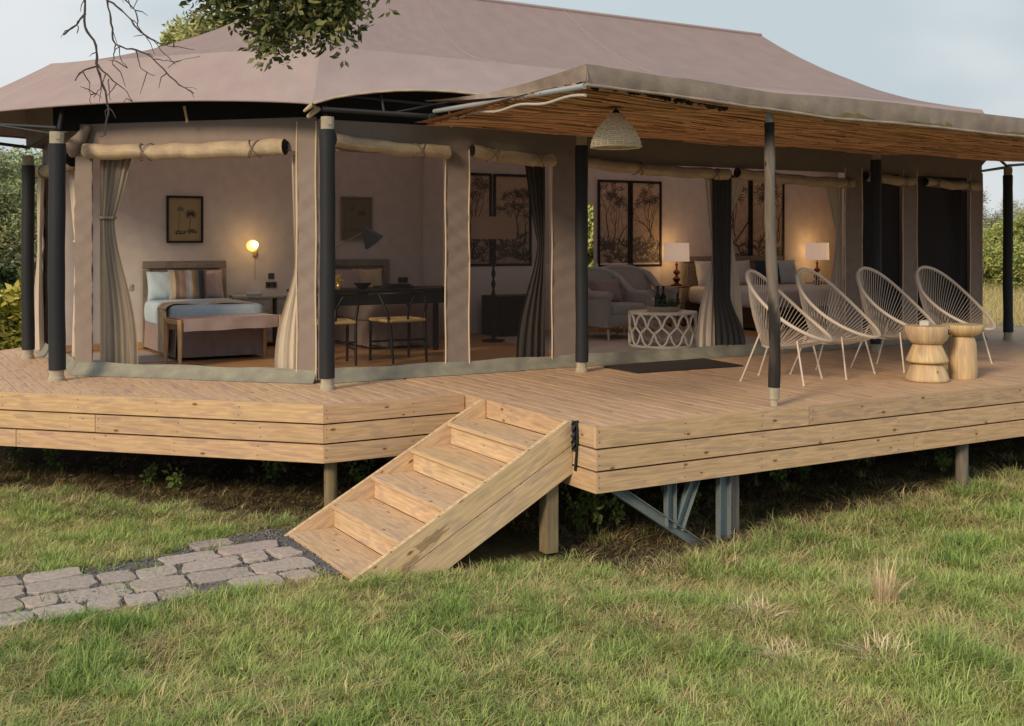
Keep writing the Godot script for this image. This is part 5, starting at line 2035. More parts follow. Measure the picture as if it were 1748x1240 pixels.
func wishbone_chair() -> Node3D:
	var t := Node3D.new()
	t.name = "dining_chair"
	for s in [-1, 1]:
		for z in [-1, 1]:     # z = -1 faces the desk
			var b := MB.new()
			if z < 0:
				b.tube([Vector3(s * 0.235, 0.0, -0.22), Vector3(s * 0.235, 0.44, -0.21)], [0.014, 0.019], 10)
			else:
				b.tube([Vector3(s * 0.20, 0.0, 0.24), Vector3(s * 0.205, 0.3, 0.20), Vector3(s * 0.215, 0.46, 0.17), Vector3(s * 0.25, 0.60, 0.14), Vector3(s * 0.27, 0.715, 0.06)], [0.013, 0.018, 0.018, 0.015, 0.012], 10)
			part("leg", b, M.black_paint, t)
	var b := MB.new()
	var f := func(u: float, v: float) -> Vector3:
		var z := lerpf(0.19, -0.22, v)
		var hw := lerpf(0.20, 0.245, v)
		return Vector3((u - 0.5) * 2.0 * hw, 0.452 - 0.022 * sin(PI * u) * sin(PI * v), z)
	b.sheet(14, 12, f, 0.5, 0.5)
	for q in [[Vector3(-0.235, 0.44, -0.22), Vector3(0.235, 0.44, -0.22)], [Vector3(-0.205, 0.44, 0.19), Vector3(0.205, 0.44, 0.19)], [Vector3(-0.235, 0.44, -0.22), Vector3(-0.205, 0.44, 0.19)], [Vector3(0.235, 0.44, -0.22), Vector3(0.205, 0.44, 0.19)]]:
		b.tube([q[0], q[1]], 0.019, 8)
	part("woven_seat", b, M.straw, t)
	for q in [[Vector3(-0.235, 0.20, -0.22), Vector3(0.235, 0.20, -0.22)], [Vector3(-0.20, 0.24, 0.215), Vector3(0.20, 0.24, 0.215)], [Vector3(-0.235, 0.16, -0.22), Vector3(-0.2, 0.16, 0.225)], [Vector3(0.235, 0.16, -0.22), Vector3(0.2, 0.16, 0.225)]]:
		b = MB.new()
		b.tube([q[0], q[1]], 0.011, 8)
		part("stretcher", b, M.black_paint, t)
	b = MB.new()
	var arc := []
	for k in 21:
		var a := PI * k / 20.0
		arc.append(Vector3(0.29 * cos(a), 0.715 + 0.02 * sin(a), -0.12 + 0.36 * sin(a)))
	b.tube(arc, 0.016, 8)
	part("armrest", b, M.black_paint, t)
	b = MB.new()
	b.tube([Vector3(0, 0.45, 0.19), Vector3(0, 0.58, 0.215), Vector3(0.05, 0.68, 0.225), Vector3(0.09, 0.735, 0.225)], 0.012, 7)
	b.tube([Vector3(0, 0.58, 0.215), Vector3(-0.05, 0.68, 0.225), Vector3(-0.09, 0.735, 0.225)], 0.012, 7)
	part("back_splat", b, M.black_paint, t)
	return t

func build_interior() -> void:
	# curtains; heights run from bottom to tie to top
	var bay := frame_wall(1.86, -11.62, 1.76, 1.79)
	var side := frame_wall(1.86, -14.3, 0, 1)
	var fr := frame_wall(3.62, -9.83, 1, 0)
	var X := 3.62
	var specs := [
		[bay, [0.15, 0.50], [0.15, 0.31], [0.16, 0.58], [0.03, 1.53, 2.12], -0.09, 5, 0.022, "curtain_taupe", "taupe curtain tied back at the left of the open bay, beside the twin bed", 0.4],
		[bay, [2.22, 2.31], [2.25, 2.32], [2.05, 2.32], [0.03, 1.15, 2.10], -0.07, 3, 0.02, "curtain_cream", "narrow cream curtain tied back at the right of the open bay", 1.0],
		[side, [1.45, 2.30], [1.85, 2.30], [1.75, 2.32], [0.03, 1.30, 2.06], -0.08, 6, 0.035, "curtain_cream", "cream curtain behind the left tent pole, tied with a loop", 2.0],
		[side, [0.16, 0.40], [0.12, 0.28], [-0.20, 0.34], [0.03, 1.30, 2.06], 0.06, 4, 0.03, "curtain_cream", "cream curtain hem flaring out at the rear left corner of the tent", 0.2],
		[fr, [5.90 - X, 6.14 - X], [6.05 - X, 6.14 - X], [5.80 - X, 6.14 - X], [0.03, 1.30, 2.08], -0.13, 4, 0.02, "curtain_dark", "dark curtain tied back behind the netting of the screened door", 3.0],
		[fr, [8.17 - X, 8.34 - X], [8.29 - X, 8.36 - X], [8.05 - X, 8.36 - X], [0.03, 1.25, 2.04], -0.03, 3, 0.014, "curtain_cream", "cream curtain on the left of the dark gathered netting, middle of the tent front", 0.9],
		[fr, [8.52 - X, 8.80 - X], [8.51 - X, 8.58 - X], [8.52 - X, 8.76 - X], [0.03, 1.62, 2.02], -0.05, 3, 0.014, "curtain_cream", "cream curtain on the right of the dark gathered netting, behind the first lounge chair", 1.7],
		[fr, [8.26 - X, 8.54 - X], [8.29 - X, 8.53 - X], [8.31 - X, 8.76 - X], [0.02, 0.70, 2.06], 0.0, 5, 0.016, "mesh_cloth", "dark insect netting gathered into a column in the middle of the tent front", 2.6],
		[fr, [10.06 - X, 10.34 - X], [10.24 - X, 10.33 - X], [10.08 - X, 10.33 - X], [0.03, 1.45, 1.98], -0.05, 4, 0.02, "curtain_cream", "cream curtain at the right end of the bedroom opening, behind the second lounge chair", 0.5],
		[fr, [12.30 - X, 12.62 - X], [12.44 - X, 12.60 - X], [12.10 - X, 12.56 - X], [0.03, 1.25, 1.98], -0.12, 5, 0.03, "curtain_taupe", "curtain behind the dark screen at the right end of the tent", 4.1]]
	for q in specs:
		var b := MB.new()
		b.xf = q[0]
		curtain(b, q[1], q[2], q[3], q[4], q[5], q[6], q[7], q[10])
		var o := part("curtain", b, M[q[8]])
		tag(o, q[9], "curtain", "curtains along the tent openings")
		if q[8] != "mesh_cloth" and q[6] >= 5:
			var tb := MB.new()
			tb.xf = q[0]
			var z: float = q[5]
			tb.box(Vector3((q[2][0] + q[2][1]) * 0.5, q[4][1], z), Vector3(q[2][1] - q[2][0] + 0.012, 0.03, 0.06), 0.012)
			part("tie_back", tb, M[q[8]], o)
	# left bay: twin bed
	var b1 := bed("twin_bed", "twin bed with pale blue cover and striped pillow in the open bay", Vector3(3.39, 0.018, -13.82), 0.94, 1.62, M.linen_blue, M.linen_mauve)
	var pl := [
		[Vector3(3.12, 0.77, -13.60), 0.44, 0.36, 0.15, "linen_blue", [], "pale blue pillow on the left of the striped pillow, twin bed"],
		[Vector3(3.60, 0.78, -13.64), 0.44, 0.36, 0.15, "linen_pink", [], "dusty pink pillow on the right of the striped pillow, twin bed"],
		[Vector3(3.36, 0.78, -13.52), 0.46, 0.38, 0.15, "linen_white", [Color(0.6, 0.52, 0.42), Color(0.75, 0.62, 0.48), Color(0.32, 0.22, 0.18), Color(0.50, 0.33, 0.24), Color(0.42, 0.30, 0.24), Color(0.62, 0.56, 0.55), Color(0.78, 0.74, 0.72), Color(0.55, 0.36, 0.14), Color(0.30, 0.24, 0.2), Color(0.08, 0.10, 0.14), Color(0.07, 0.09, 0.13), Color(0.40, 0.27, 0.25)], "pillow with brown, ochre and navy upright stripes on the twin bed"]]
	for q in pl:
		var b := MB.new()
		pillow(b, Vector3.ZERO, q[1], q[2], q[3], Basis(Vector3.RIGHT, -0.22), q[5])
		var o := part("pillow", b, M[q[4]])
		o.position = q[0]
		tag(o, q[6], "pillow", "pillows on the twin bed")
	var b := MB.new()
	var f := func(u: float, t: float) -> Vector3:   # throw over the left side of the bed
		var s := t * 1.45
		var x := 2.86 + 0.012 * sin(u * 20)
		var z := lerpf(-12.72, -12.36, u) + 0.02 * sin(t * 9)
		if s < 0.48:
			return Vector3(x - 0.012 * sin(u * 25.0) - 0.035, 0.10 + s, z + 0.05 * (0.48 - s))
		if s < 0.60:
			var a := (s - 0.48) / 0.12 * PI * 0.5
			return Vector3(2.825 + 0.09 * (1.0 - cos(a)), 0.535 + 0.08 * sin(a), z)
		return Vector3(2.915 + (s - 0.60), 0.617 + 0.006 * sin(s * 12.0), z + 0.10 * (s - 0.6))
	b.sheet(16, 50, f, 0.4, 1.4)
	tag(part("throw_blanket", b, M.throw), "tan fringed throw laid over the foot of the twin bed", "blanket")
	# bench
	var bn := thing("bench", "light oak bench with round tapered legs at the foot of the twin bed", "bench", "", Vector3(3.33, 0.018, -11.87), deg_to_rad(11.0))
	for s in [-1, 1]:
		for z in [-1, 1]:
			b = wood_mb()
			b.tube([Vector3(s * 0.575, 0.0, z * 0.17), Vector3(s * 0.57, 0.30, z * 0.165), Vector3(s * 0.57, 0.485, z * 0.165)], [0.019, 0.026, 0.026], 12)
			part("leg", b, M.oak, bn)
		b = wood_mb()
		b.box(Vector3(s * 0.57, 0.455, 0), Vector3(0.035, 0.05, 0.30), 0.006)
		part("end_rail", b, M.oak, bn)
	for z in [-1, 1]:
		b = wood_mb()
		b.box(Vector3(0, 0.465, z * 0.165), Vector3(1.10, 0.045, 0.035), 0.006)
		part("long_rail", b, M.oak, bn)
	b = MB.new()
	var sl := func(u: float, t: float) -> Vector3:
		return Vector3(lerpf(-0.545, 0.545, u), 0.488 - 0.02 * sin(PI * t) * sin(PI * u), lerpf(0.17, -0.17, t))
	b.sheet(20, 8, sl, 1.1, 0.4)
	for z in [-1.0, 1.0]:
		var dr := func(u: float, t: float) -> Vector3:
			return Vector3(lerpf(-0.54, 0.54, u), lerpf(0.36 + 0.003 * sin(u * 13.0), 0.488, t), z * 0.188 + 0.006 * sin(u * 17.0) * (1.0 - t))
		b.sheet(30, 4, dr, 1.1, 0.2)
	part("seat_cloth", b, M.linen_pink, bn)
	# bedside cabinet
	var ns := thing("bedside_cabinet", "pale grey painted bedside cabinet right of the twin bed", "cabinet", "", Vector3(4.27, 0.018, -13.56))
	b = MB.new()
	b.box(Vector3(-0.02, 0.605, 0), Vector3(0.64, 0.03, 0.46), 0.004)
	part("cabinet_top", b, M.cabinet_grey, ns)
	b = MB.new()
	b.box(Vector3(-0.12, 0.32, 0), Vector3(0.38, 0.54, 0.42), 0.004)
	part("carcass", b, M.cabinet_grey, ns)
	b = MB.new()
	b.box(Vector3(0.21, 0.32, 0), Vector3(0.16, 0.54, 0.42), 0.004)
	part("carcass", b, M.cabinet_grey, ns)
	b = MB.new()
	b.box(Vector3(-0.12, 0.48, 0.218), Vector3(0.33, 0.16, 0.016), 0.003)
	var dw := part("drawer", b, M.cabinet_grey, ns)
	b = MB.new()
	b.lathe([Vector2(0, -0.012), Vector2(0.014, -0.008), Vector2(0.014, 0.008), Vector2(0, 0.012)], 10, Vector3(-0.12, 0.48, 0.237))
	part("knob", b, M.black_paint, dw)
	b = MB.new()
	b.box(Vector3(-0.12, 0.22, 0.218), Vector3(0.33, 0.32, 0.016), 0.003)
	part("door", b, M.cabinet_grey, ns)
	b = MB.new()
	soft_box(b, Vector3.ZERO, Vector3(0.18, 0.04, 0.12), 0.014)
	var bk := part("soap_dish", b, M.linen_white)
	bk.position = Vector3(4.14, 0.659, -13.45)
	tag(bk, "small white dish lying on the bedside cabinet", "dish")
	# wall lamp, lit
	var wl := thing("wall_lamp", "lit round glass wall lamp on a brass arm right of the palm picture", "wall lamp", "", Vector3(4.22, 1.20, -13.84))
	b = MB.new()
	b.tube([Vector3(0.05, -0.06, 0.0), Vector3(0.05, -0.06, 0.10), Vector3(0.05, 0.10, 0.14), Vector3(0.0, 0.14, 0.16)], 0.006, 6)
	b.lathe([Vector2(0, -0.02), Vector2(0.03, -0.02), Vector2(0.03, 0.02), Vector2(0, 0.02)], 12, Vector3(0.05, -0.06, 0.015))
	b.tube([Vector3(0.05, -0.08, 0.01), Vector3(0.052, -0.38, 0.004)], 0.003, 5)
	part("arm", b, M.brass, wl)
	b = MB.new()
	var gl := []
	for k in 13:
		var a := -PI / 2 + PI * k / 12.0
		gl.append(Vector2(0.072 * cos(a), 0.072 * sin(a)))
	b.lathe(gl, 20, Vector3(-0.03, 0.045, 0.16))
	part("glass_globe", b, mat("globe", Color(1, 0.85, 0.55), 0.3, {"glow": Color(1.0, 0.80, 0.42), "gs": 0.85}), wl)
	b = MB.new()
	b.lathe([Vector2(0, -0.045), Vector2(0.04, -0.03), Vector2(0.05, 0.0), Vector2(0.04, 0.03), Vector2(0, 0.045)], 14, Vector3(-0.025, 0.06, 0.225))
	part("bulb", b, mat("hot_bulb", Color(1, 0.95, 0.8), 0.3, {"glow": Color(1.0, 0.93, 0.74), "gs": 2.2}), wl)
	var l := OmniLight3D.new()
	l.name = "lamp_light"
	l.position = Vector3(-0.025, 0.06, 0.225)
	l.light_color = Color(1.0, 0.78, 0.48)
	l.light_energy = 0.02
	l.light_size = 0.06
	l.omni_range = 12.0
	l.omni_attenuation = 2.0
	l.shadow_enabled = true
	wl.add_child(l)
	picture("upright palm print in a dark frame above the blue twin bed", "palm prints", palm_print(4, false), Vector3(3.40, 1.565, -13.838), 0.44, 0.57, 0.025, M.black_paint)
	picture("faded palm print seen through netting above the desk lamp", "palm prints", palm_print(9, true), Vector3(5.63, 1.60, -13.838), 0.44, 0.57, 0.022, M.board_grey)
	b = MB.new()
	b.slab(PackedVector2Array([Vector2(2.0, -13.5), Vector2(2.86, -13.5), Vector2(2.9, -12.2), Vector2(2.2, -12.2)]), 0.018, 0.028, 0.004)
	tag(part("bedside_rug", b, M.rug), "pale rug on the floor left of the twin bed", "rug")
	# second twin bed behind the desk
	bed("twin_bed", "second twin bed with grey headboard behind the black desk, seen through netting", Vector3(5.62, 0.018, -13.82), 0.84, 1.50, M.linen_mauve, M.linen_mauve)
	for q in [[5.42, "linen_pink", "pale pink pillow on the left of the bed behind the desk"], [5.70, "throw", "tan pillow on the right of the bed behind the desk"]]:
		b = MB.new()
		pillow(b, Vector3.ZERO, 0.42, 0.36, 0.14, Basis(Vector3.RIGHT, -0.22))
		var o := part("pillow", b, M[q[1]])
		o.position = Vector3(q[0], 0.77, -13.6)
		tag(o, q[2], "pillow", "pillows on the bed behind the desk")
	# desk with two chairs
	var dk := thing("desk", "long black desk with deep apron behind the netting", "desk", "", Vector3(5.0, 0.018, -11.72))
	b = MB.new()
	b.box(Vector3(0, 0.74, 0), Vector3(1.86, 0.03, 0.62), 0.004)
	part("desk_top", b, M.black_paint, dk)
	for z in [-0.27, 0.27]:
		b = MB.new()
		b.box(Vector3(0, 0.655, z), Vector3(1.70, 0.14, 0.02), 0.003)
		part("apron", b, M.black_paint, dk)
	for s in [-1, 1]:
		for z in [-1, 1]:
			b = MB.new()
			b.box(Vector3(s * 0.88, 0.362, z * 0.27), Vector3(0.055, 0.724, 0.055), 0.004)
			part("leg", b, M.black_paint, dk)
	var ch := wishbone_chair()
	add_child(ch)
	ch.position = Vector3(5.0, 0.018, -11.08)
	ch.rotation.y = deg_to_rad(4)
	tag(ch, "black chair with woven straw seat at the right of the desk", "chair", "chairs at the black desk")
	var c2 := ch.duplicate()
	c2.name = "dining_chair_001"
	add_child(c2, true)
	c2.position = Vector3(4.24, 0.018, -11.12)
	c2.rotation.y = deg_to_rad(-6)
	tag(c2, "black chair with woven straw seat left of the other, partly behind the tent pole", "chair", "chairs at the black desk")
	var dl := thing("desk_lamp", "blue-grey cone desk lamp on a thin arm above the desk", "desk lamp", "", Vector3(4.45, 0.775, -11.66))
	b = MB.new()
	b.lathe([Vector2(0.07, 0), Vector2(0.07, 0.012), Vector2(0.012, 0.02), Vector2(0, 0.02)], 14)
	b.tube([Vector3(0, 0.015, 0), Vector3(-0.02, 0.42, 0), Vector3(0.36, 0.62, 0.0)], 0.006, 6)
	part("arm", b, M.brass, dl)
	b = MB.new()
	var ax := Vector3(0.62, -0.78, 0.1).normalized()
	b.tube([Vector3(0.355, 0.70, 0), Vector3(0.365, 0.685, 0.0), Vector3(0.38, 0.66, 0.0), Vector3(0.44, 0.585, 0.01), Vector3(0.50, 0.51, 0.02)], [0.01, 0.03, 0.04, 0.08, 0.125], 20, false)
	part("lamp_shade", b, mat("lamp_blue", Color(0.10, 0.13, 0.15), 0.4), dl)
	b = MB.new()
	b.lathe([Vector2(0.03, 0), Vector2(0.05, 0.01), Vector2(0.09, 0.05), Vector2(0.10, 0.065), Vector2(0.092, 0.065), Vector2(0.04, 0.02), Vector2(0, 0.018)], 18)
	var bw := part("bowl", b, M.black_paint)
	bw.position = Vector3(4.80, 0.774, -11.62)
	tag(bw, "small dark bowl on the black desk", "bowl")
	b = MB.new()
	b.box(Vector3(0, 0.012, 0), Vector3(0.40, 0.024, 0.26), 0.005)
	b.box(Vector3(0.05, 0.034, 0.01), Vector3(0.24, 0.02, 0.18), 0.004)
	var tr := part("leather_folder", b, M.liner)
	tr.position = Vector3(5.22, 0.774, -11.72)
	tag(tr, "flat dark folders lying on the right of the desk", "folder")
	var vs := thing("flower_vase", "small brass vase of yellow flowers at the left end of the desk", "vase", "", Vector3(4.46, 0.774, -11.46))
	b = MB.new()
	b.lathe([Vector2(0.02, 0), Vector2(0.035, 0.03), Vector2(0.03, 0.06), Vector2(0.015, 0.08), Vector2(0.02, 0.09)], 12)
	part("vase_body", b, M.brass, vs)
	var lx := []
	var lc := []
	for k in 16:
		lx.append(Transform3D(Basis.from_euler(Vector3(rr(0, 6), rr(0, 6), 0)).scaled(Vector3.ONE * 0.5), Vector3(rr(-0.04, 0.04), rr(0.09, 0.16), rr(-0.04, 0.04))))
		lc.append(Color(0.55, 0.38, 0.05))
	many("flowers", leaf_clump(5, 0.05, 0.03, 0.03, 55), M.leaf, lx, lc, vs)
	# sitting room
	picture("two tall grey botanical panels in a black frame, left half, seen through the screened door", "botanical wall panels", botanical(5), Vector3(7.34, 1.60, -13.835), 0.62, 1.30, 0.035, M.black_paint)
	picture("right half of the botanical panels seen through the screened door", "botanical wall panels", botanical(6), Vector3(7.99, 1.60, -13.835), 0.62, 1.30, 0.035, M.black_paint)
	picture("botanical panel with trees, left half of the pair beside the lit table lamp", "botanical wall panels", botanical(7), Vector3(9.74, 1.565, -13.835), 0.58, 1.30, 0.035, M.black_paint)
	picture("botanical panel with a palm, right half of the pair beside the lit table lamp", "botanical wall panels", botanical(12), Vector3(10.335, 1.565, -13.835), 0.58, 1.30, 0.035, M.black_paint)
	picture("large dark botanical panel above the double bed, partly behind the gathered netting", "botanical wall panels", botanical(15), Vector3(12.05, 1.58, -13.835), 0.72, 1.55, 0.035, M.black_paint)
	picture("dark botanical panel above the double bed, partly behind the veranda pole", "botanical wall panels", botanical(19), Vector3(12.79, 1.58, -13.835), 0.72, 1.55, 0.035, M.black_paint)
	var fl := thing("floor_lamp", "unlit floor lamp with wide drum shade behind the screened door", "floor lamp", "", Vector3(7.0, 0.018, -12.6))
	b = MB.new()
	var tw := []
	var tr2 := []
	for k in 40:
		tw.append(Vector3(0, 0.03 + k * 0.032, 0))
		tr2.append(0.022 + 0.009 * sin(k * 1.5))
	b.tube(tw, tr2, 10)
	b.lathe([Vector2(0.15, 0), Vector2(0.15, 0.02), Vector2(0.03, 0.04), Vector2(0, 0.04)], 18)
	part("stem", b, M.black_paint, fl)
	b = MB.new()
	b.lathe([Vector2(0.295, 1.31), Vector2(0.285, 1.59)], 32)
	part("lamp_shade", b, M.shade_off, fl)
	var cb := thing("low_cabinet", "low black cabinet against the wall behind the screened door", "cabinet", "", Vector3(7.78, 0.018, -13.45))
	b = MB.new()
	b.box(Vector3(0, 0.27, 0), Vector3(0.72, 0.54, 0.5), 0.006)
	part("carcass", b, M.black_paint, cb)
	for s in [-1, 1]:
		b = MB.new()
		b.box(Vector3(s * 0.175, 0.27, 0.256), Vector3(0.335, 0.47, 0.014), 0.003)
		part("door", b, M.black_paint, cb)
	armchair("grey upholstered armchair just right of the middle tent pole", Vector3(8.62, 0.018, -12.25), deg_to_rad(6))
	armchair("wide grey armchair behind the lattice coffee table", Vector3(9.62, 0.018, -13.1), 0.0, 0.98)
	b = MB.new()
	pillow(b, Vector3.ZERO, 0.44, 0.34, 0.14, Basis(Vector3.RIGHT, -0.35))
	var cp := part("pillow", b, M.linen_mauve)
	cp.position = Vector3(8.62, 0.64, -12.38)
	tag(cp, "mauve-grey cushion on the armchair beside the tent pole", "pillow")
	# lattice coffee table
	var ct := thing("coffee_table", "round white coffee table with open diamond lattice sides", "coffee table", "", Vector3(8.46, 0.028, -10.98))
	var R := 0.405
	for y in [0.012, 0.405]:
		b = MB.new()
		b.lathe([Vector2(R - 0.02, y - 0.012), Vector2(R + 0.008, y - 0.012), Vector2(R + 0.010, y + 0.014), Vector2(R - 0.02, y + 0.014)], 48)
		part("ring", b, M.white_paint, ct)
	b = MB.new()
	b.lathe([Vector2(0, 0.405), Vector2(R - 0.01, 0.405), Vector2(R - 0.01, 0.418), Vector2(0, 0.418)], 48, Vector3.ZERO, true)
	part("table_top", b, M.white_paint, ct)
	for k in 14:
		for s in [-1, 1]:
			b = MB.new()
			var pts := []
			for j in 13:
				var u := j / 12.0
				var a: float = TAU * k / 14.0 + s * 1.5 * (TAU / 14.0) * (u + 0.05 * sin(u * TAU * 2.0))
				pts.append(Vector3(cos(a) * R, 0.015 + u * 0.38, sin(a) * R))
			b.tube(pts, 0.0145, 6)
			part("lattice_bar", b, M.white_paint, ct)
	var ty := thing("tray", "round pewter tray on the lattice coffee table", "tray", "", Vector3(8.46, 0.447, -10.98))
	b = MB.new()
	b.lathe([Vector2(0, 0.0), Vector2(0.19, 0.0), Vector2(0.215, 0.06), Vector2(0.208, 0.062), Vector2(0.185, 0.008), Vector2(0, 0.008)], 32)
	part("dish", b, M.pewter, ty)
	b = MB.new()
	for s in [-1, 1]:
		b.tube([Vector3(s * 0.21, 0.05, -0.04), Vector3(s * 0.25, 0.07, 0), Vector3(s * 0.21, 0.05, 0.04)], 0.007, 6)
	part("handle", b, M.brass, ty)
	for q in [[-0.03, -0.06, "left dark bottle standing in the tray"], [0.05, -0.05, "right dark bottle standing in the tray"]]:
		b = MB.new()
		b.lathe([Vector2(0, 0), Vector2(0.036, 0.0), Vector2(0.037, 0.16), Vector2(0.014, 0.21), Vector2(0.0135, 0.28), Vector2(0.016, 0.285), Vector2(0.016, 0.30), Vector2(0, 0.30)], 14)
		var o := part("bottle", b, M.bottle)
		o.position = Vector3(8.46 + q[0], 0.456, -10.98 + q[1])
		tag(o, q[2], "bottle", "bottles in the tray")
	lx = []
	lc = []
	for k in 60:
		lx.append(Transform3D(Basis.from_euler(Vector3(rr(0, 6), rr(0, 6), 0)).scaled(Vector3.ONE * rr(0.4, 0.8)), Vector3(rr(-0.10, 0.14), rr(0.0, 0.11), rr(-0.08, 0.1))))
		lc.append(Color(0.05, 0.10, 0.03) * rr(0.6, 1.5))
	var pt := thing("potted_plant", "green trailing plant lying in the pewter tray", "plant", "", Vector3(8.50, 0.458, -10.93))
	b = MB.new()
	for k in 7:
		b.tube([Vector3(0, 0, 0), Vector3(rr(-0.06, 0.08), rr(0.04, 0.09), rr(-0.05, 0.06)), Vector3(rr(-0.10, 0.14), rr(0.02, 0.11), rr(-0.08, 0.1))], 0.003, 4)
	part("stem", b, M.bark, pt)
	many("leaves", leaf_clump(8, 0.07, 0.02, 0.03, 66), M.leaf, lx, lc, pt)
	b = MB.new()
	b.slab(PackedVector2Array([Vector2(6.9, -10.3), Vector2(10.1, -10.3), Vector2(10.6, -13.0), Vector2(7.1, -13.0)]), 0.018, 0.026, 0.003)
	tag(part("rug", b, M.rug), "large pale rug under the lattice coffee table", "rug")
	# side table and lamps
	for q in [[10.72, -13.57, "round turned red-brown side table under the left lit lamp"], [13.64, -13.57, "red-brown side table under the right lit lamp, behind the chairs"]]:
		var st := thing("side_table", q[2], "side table", "turned side tables", Vector3(q[0], 0.018, q[1]))
		b = MB.new()
		b.lathe([Vector2(0.17, 0), Vector2(0.17, 0.025), Vector2(0.06, 0.05), Vector2(0.035, 0.1), Vector2(0.06, 0.16), Vector2(0.03, 0.24), Vector2(0.055, 0.34), Vector2(0.03, 0.42), Vector2(0.045, 0.52), Vector2(0.04, 0.58)], 18)
		part("pedestal", b, M.red_wood, st)
		b = MB.new()
		b.lathe([Vector2(0, 0.575), Vector2(0.19, 0.58), Vector2(0.20, 0.592), Vector2(0.19, 0.605), Vector2(0, 0.605)], 24)
		part("table_top", b, M.red_wood, st)
	table_lamp("lit table lamp with turned red stem, left of the gathered netting", Vector3(10.72, 0.624, -13.57), true)
	table_lamp("lit table lamp with turned red stem, behind the second lounge chair", Vector3(13.64, 0.624, -13.57), true)
	# double bed
	bed("double_bed", "double bed with dark grey headboard between the two lit lamps", Vector3(12.05, 0.018, -13.82), 2.0, 1.75, M.linen_white, M.joist)
	for q in [[11.35, 0.80, -13.56, "linen_white", "white pillow at the left of the double bed"], [11.95, 0.80, -13.56, "linen_white", "white pillow in the middle of the double bed"], [12.52, 0.80, -13.50, "navy", "dark navy pillow on the double bed"], [12.86, 0.80, -13.50, "linen_blue", "pale blue patterned pillow at the right of the double bed"]]:
		b = MB.new()
		pillow(b, Vector3.ZERO, 0.52, 0.42, 0.16, Basis(Vector3.RIGHT, -0.25))
		var o := part("pillow", b, M[q[3]])
		o.position = Vector3(q[0], q[1], q[2])
		tag(o, q[4], "pillow", "pillows on the double bed")

# ---------------------------------------------------------------- things on the deck
func lounge_chair() -> Node3D:
	var t := Node3D.new()
	t.name = "lounge_chair"
	# faces +x; the ring leans back
	var tilt := deg_to_rad(40.0)
	var U := Vector3(-cos(tilt), sin(tilt), 0)      # towards the top of the back
	var V := Vector3(0, 0, 1)
	var N := Vector3(sin(tilt), cos(tilt), 0)       # out of the ring, up and forward
	var C := Vector3(0.0, 0.68, 0)
	var ring := func(a: float) -> Vector3:
		var wv := 0.40 * (1.0 + 0.08 * cos(a))
		return C + U * 0.49 * cos(a) + V * wv * sin(a) + N * 0.03 * cos(2.0 * a)
	var b := MB.new()
	var pts := []
	for k in 65:
		pts.append(ring.call(TAU * k / 64.0))
	b.tube(pts, 0.0165, 8, false)
	part("ring_frame", b, M.cord, t)
	var C2 := C - N * 0.40 - U * 0.16 + Vector3(0, 0.0, 0)
	C2.y = 0.31
	var low := func(a: float) -> Vector3:
		return C2 + (Vector3(-1, 0.10, 0) * cos(a) + V * sin(a)) * 0.10
	b = MB.new()
	pts = []
	for k in 25:
		pts.append(low.call(TAU * k / 24.0))
	b.tube(pts, 0.009, 6, false)
	part("base_ring", b, M.cord, t)
	b = MB.new()
	for k in 76:
		var a := TAU * (k + 0.5) / 76.0
		var p: Vector3 = ring.call(a)
		var q: Vector3 = low.call(a)
		var mid := p.lerp(q, 0.5) - N * 0.035
		var k2 := rr(0.85, 1.1)
		b.tint = Color(k2, k2, k2)
		b.tube([p, p.lerp(mid, 0.6) - N * 0.008, mid, mid.lerp(q, 0.5) - N * 0.006, q], 0.0032, 4, false)
	var cd := part("cords", b, M.cord, t)
	cd.set_meta("kind", "stuff")
	# rod up the back and the four splayed legs
	b = MB.new()
	b.tube([ring.call(0.5), C2 + Vector3(-0.12, 0.12, 0.05), C2 + Vector3(-0.04, 0.0, 0.02)], 0.0075, 6)
	part("back_rod", b, M.cord, t)
	for q in [[Vector3(0.16, 0.385, 0.24), Vector3(0.24, 0, 0.31)], [Vector3(0.16, 0.385, -0.24), Vector3(0.24, 0, -0.31)], [Vector3(-0.20, 0.44, 0.20), Vector3(-0.36, 0, 0.27)], [Vector3(-0.20, 0.44, -0.20), Vector3(-0.36, 0, -0.27)]]:
		b = MB.new()
		b.tube([q[0], q[1]], 0.0085, 8)
		b.lathe([Vector2(0, 0), Vector2(0.012, 0), Vector2(0.012, 0.015), Vector2(0, 0.016)], 8, q[1])
		part("leg", b, M.cord, t)
	b = MB.new()
	b.tube([Vector3(0.16, 0.385, 0.24), Vector3(0.13, 0.315, 0.1), Vector3(0.13, 0.315, -0.1), Vector3(0.16, 0.385, -0.24)], 0.0085, 6)
	b.tube([Vector3(-0.20, 0.44, 0.20), Vector3(-0.17, 0.315, 0.08), Vector3(-0.17, 0.315, -0.08), Vector3(-0.20, 0.44, -0.20)], 0.0085, 6)
	part("cradle", b, M.cord, t)
	return t

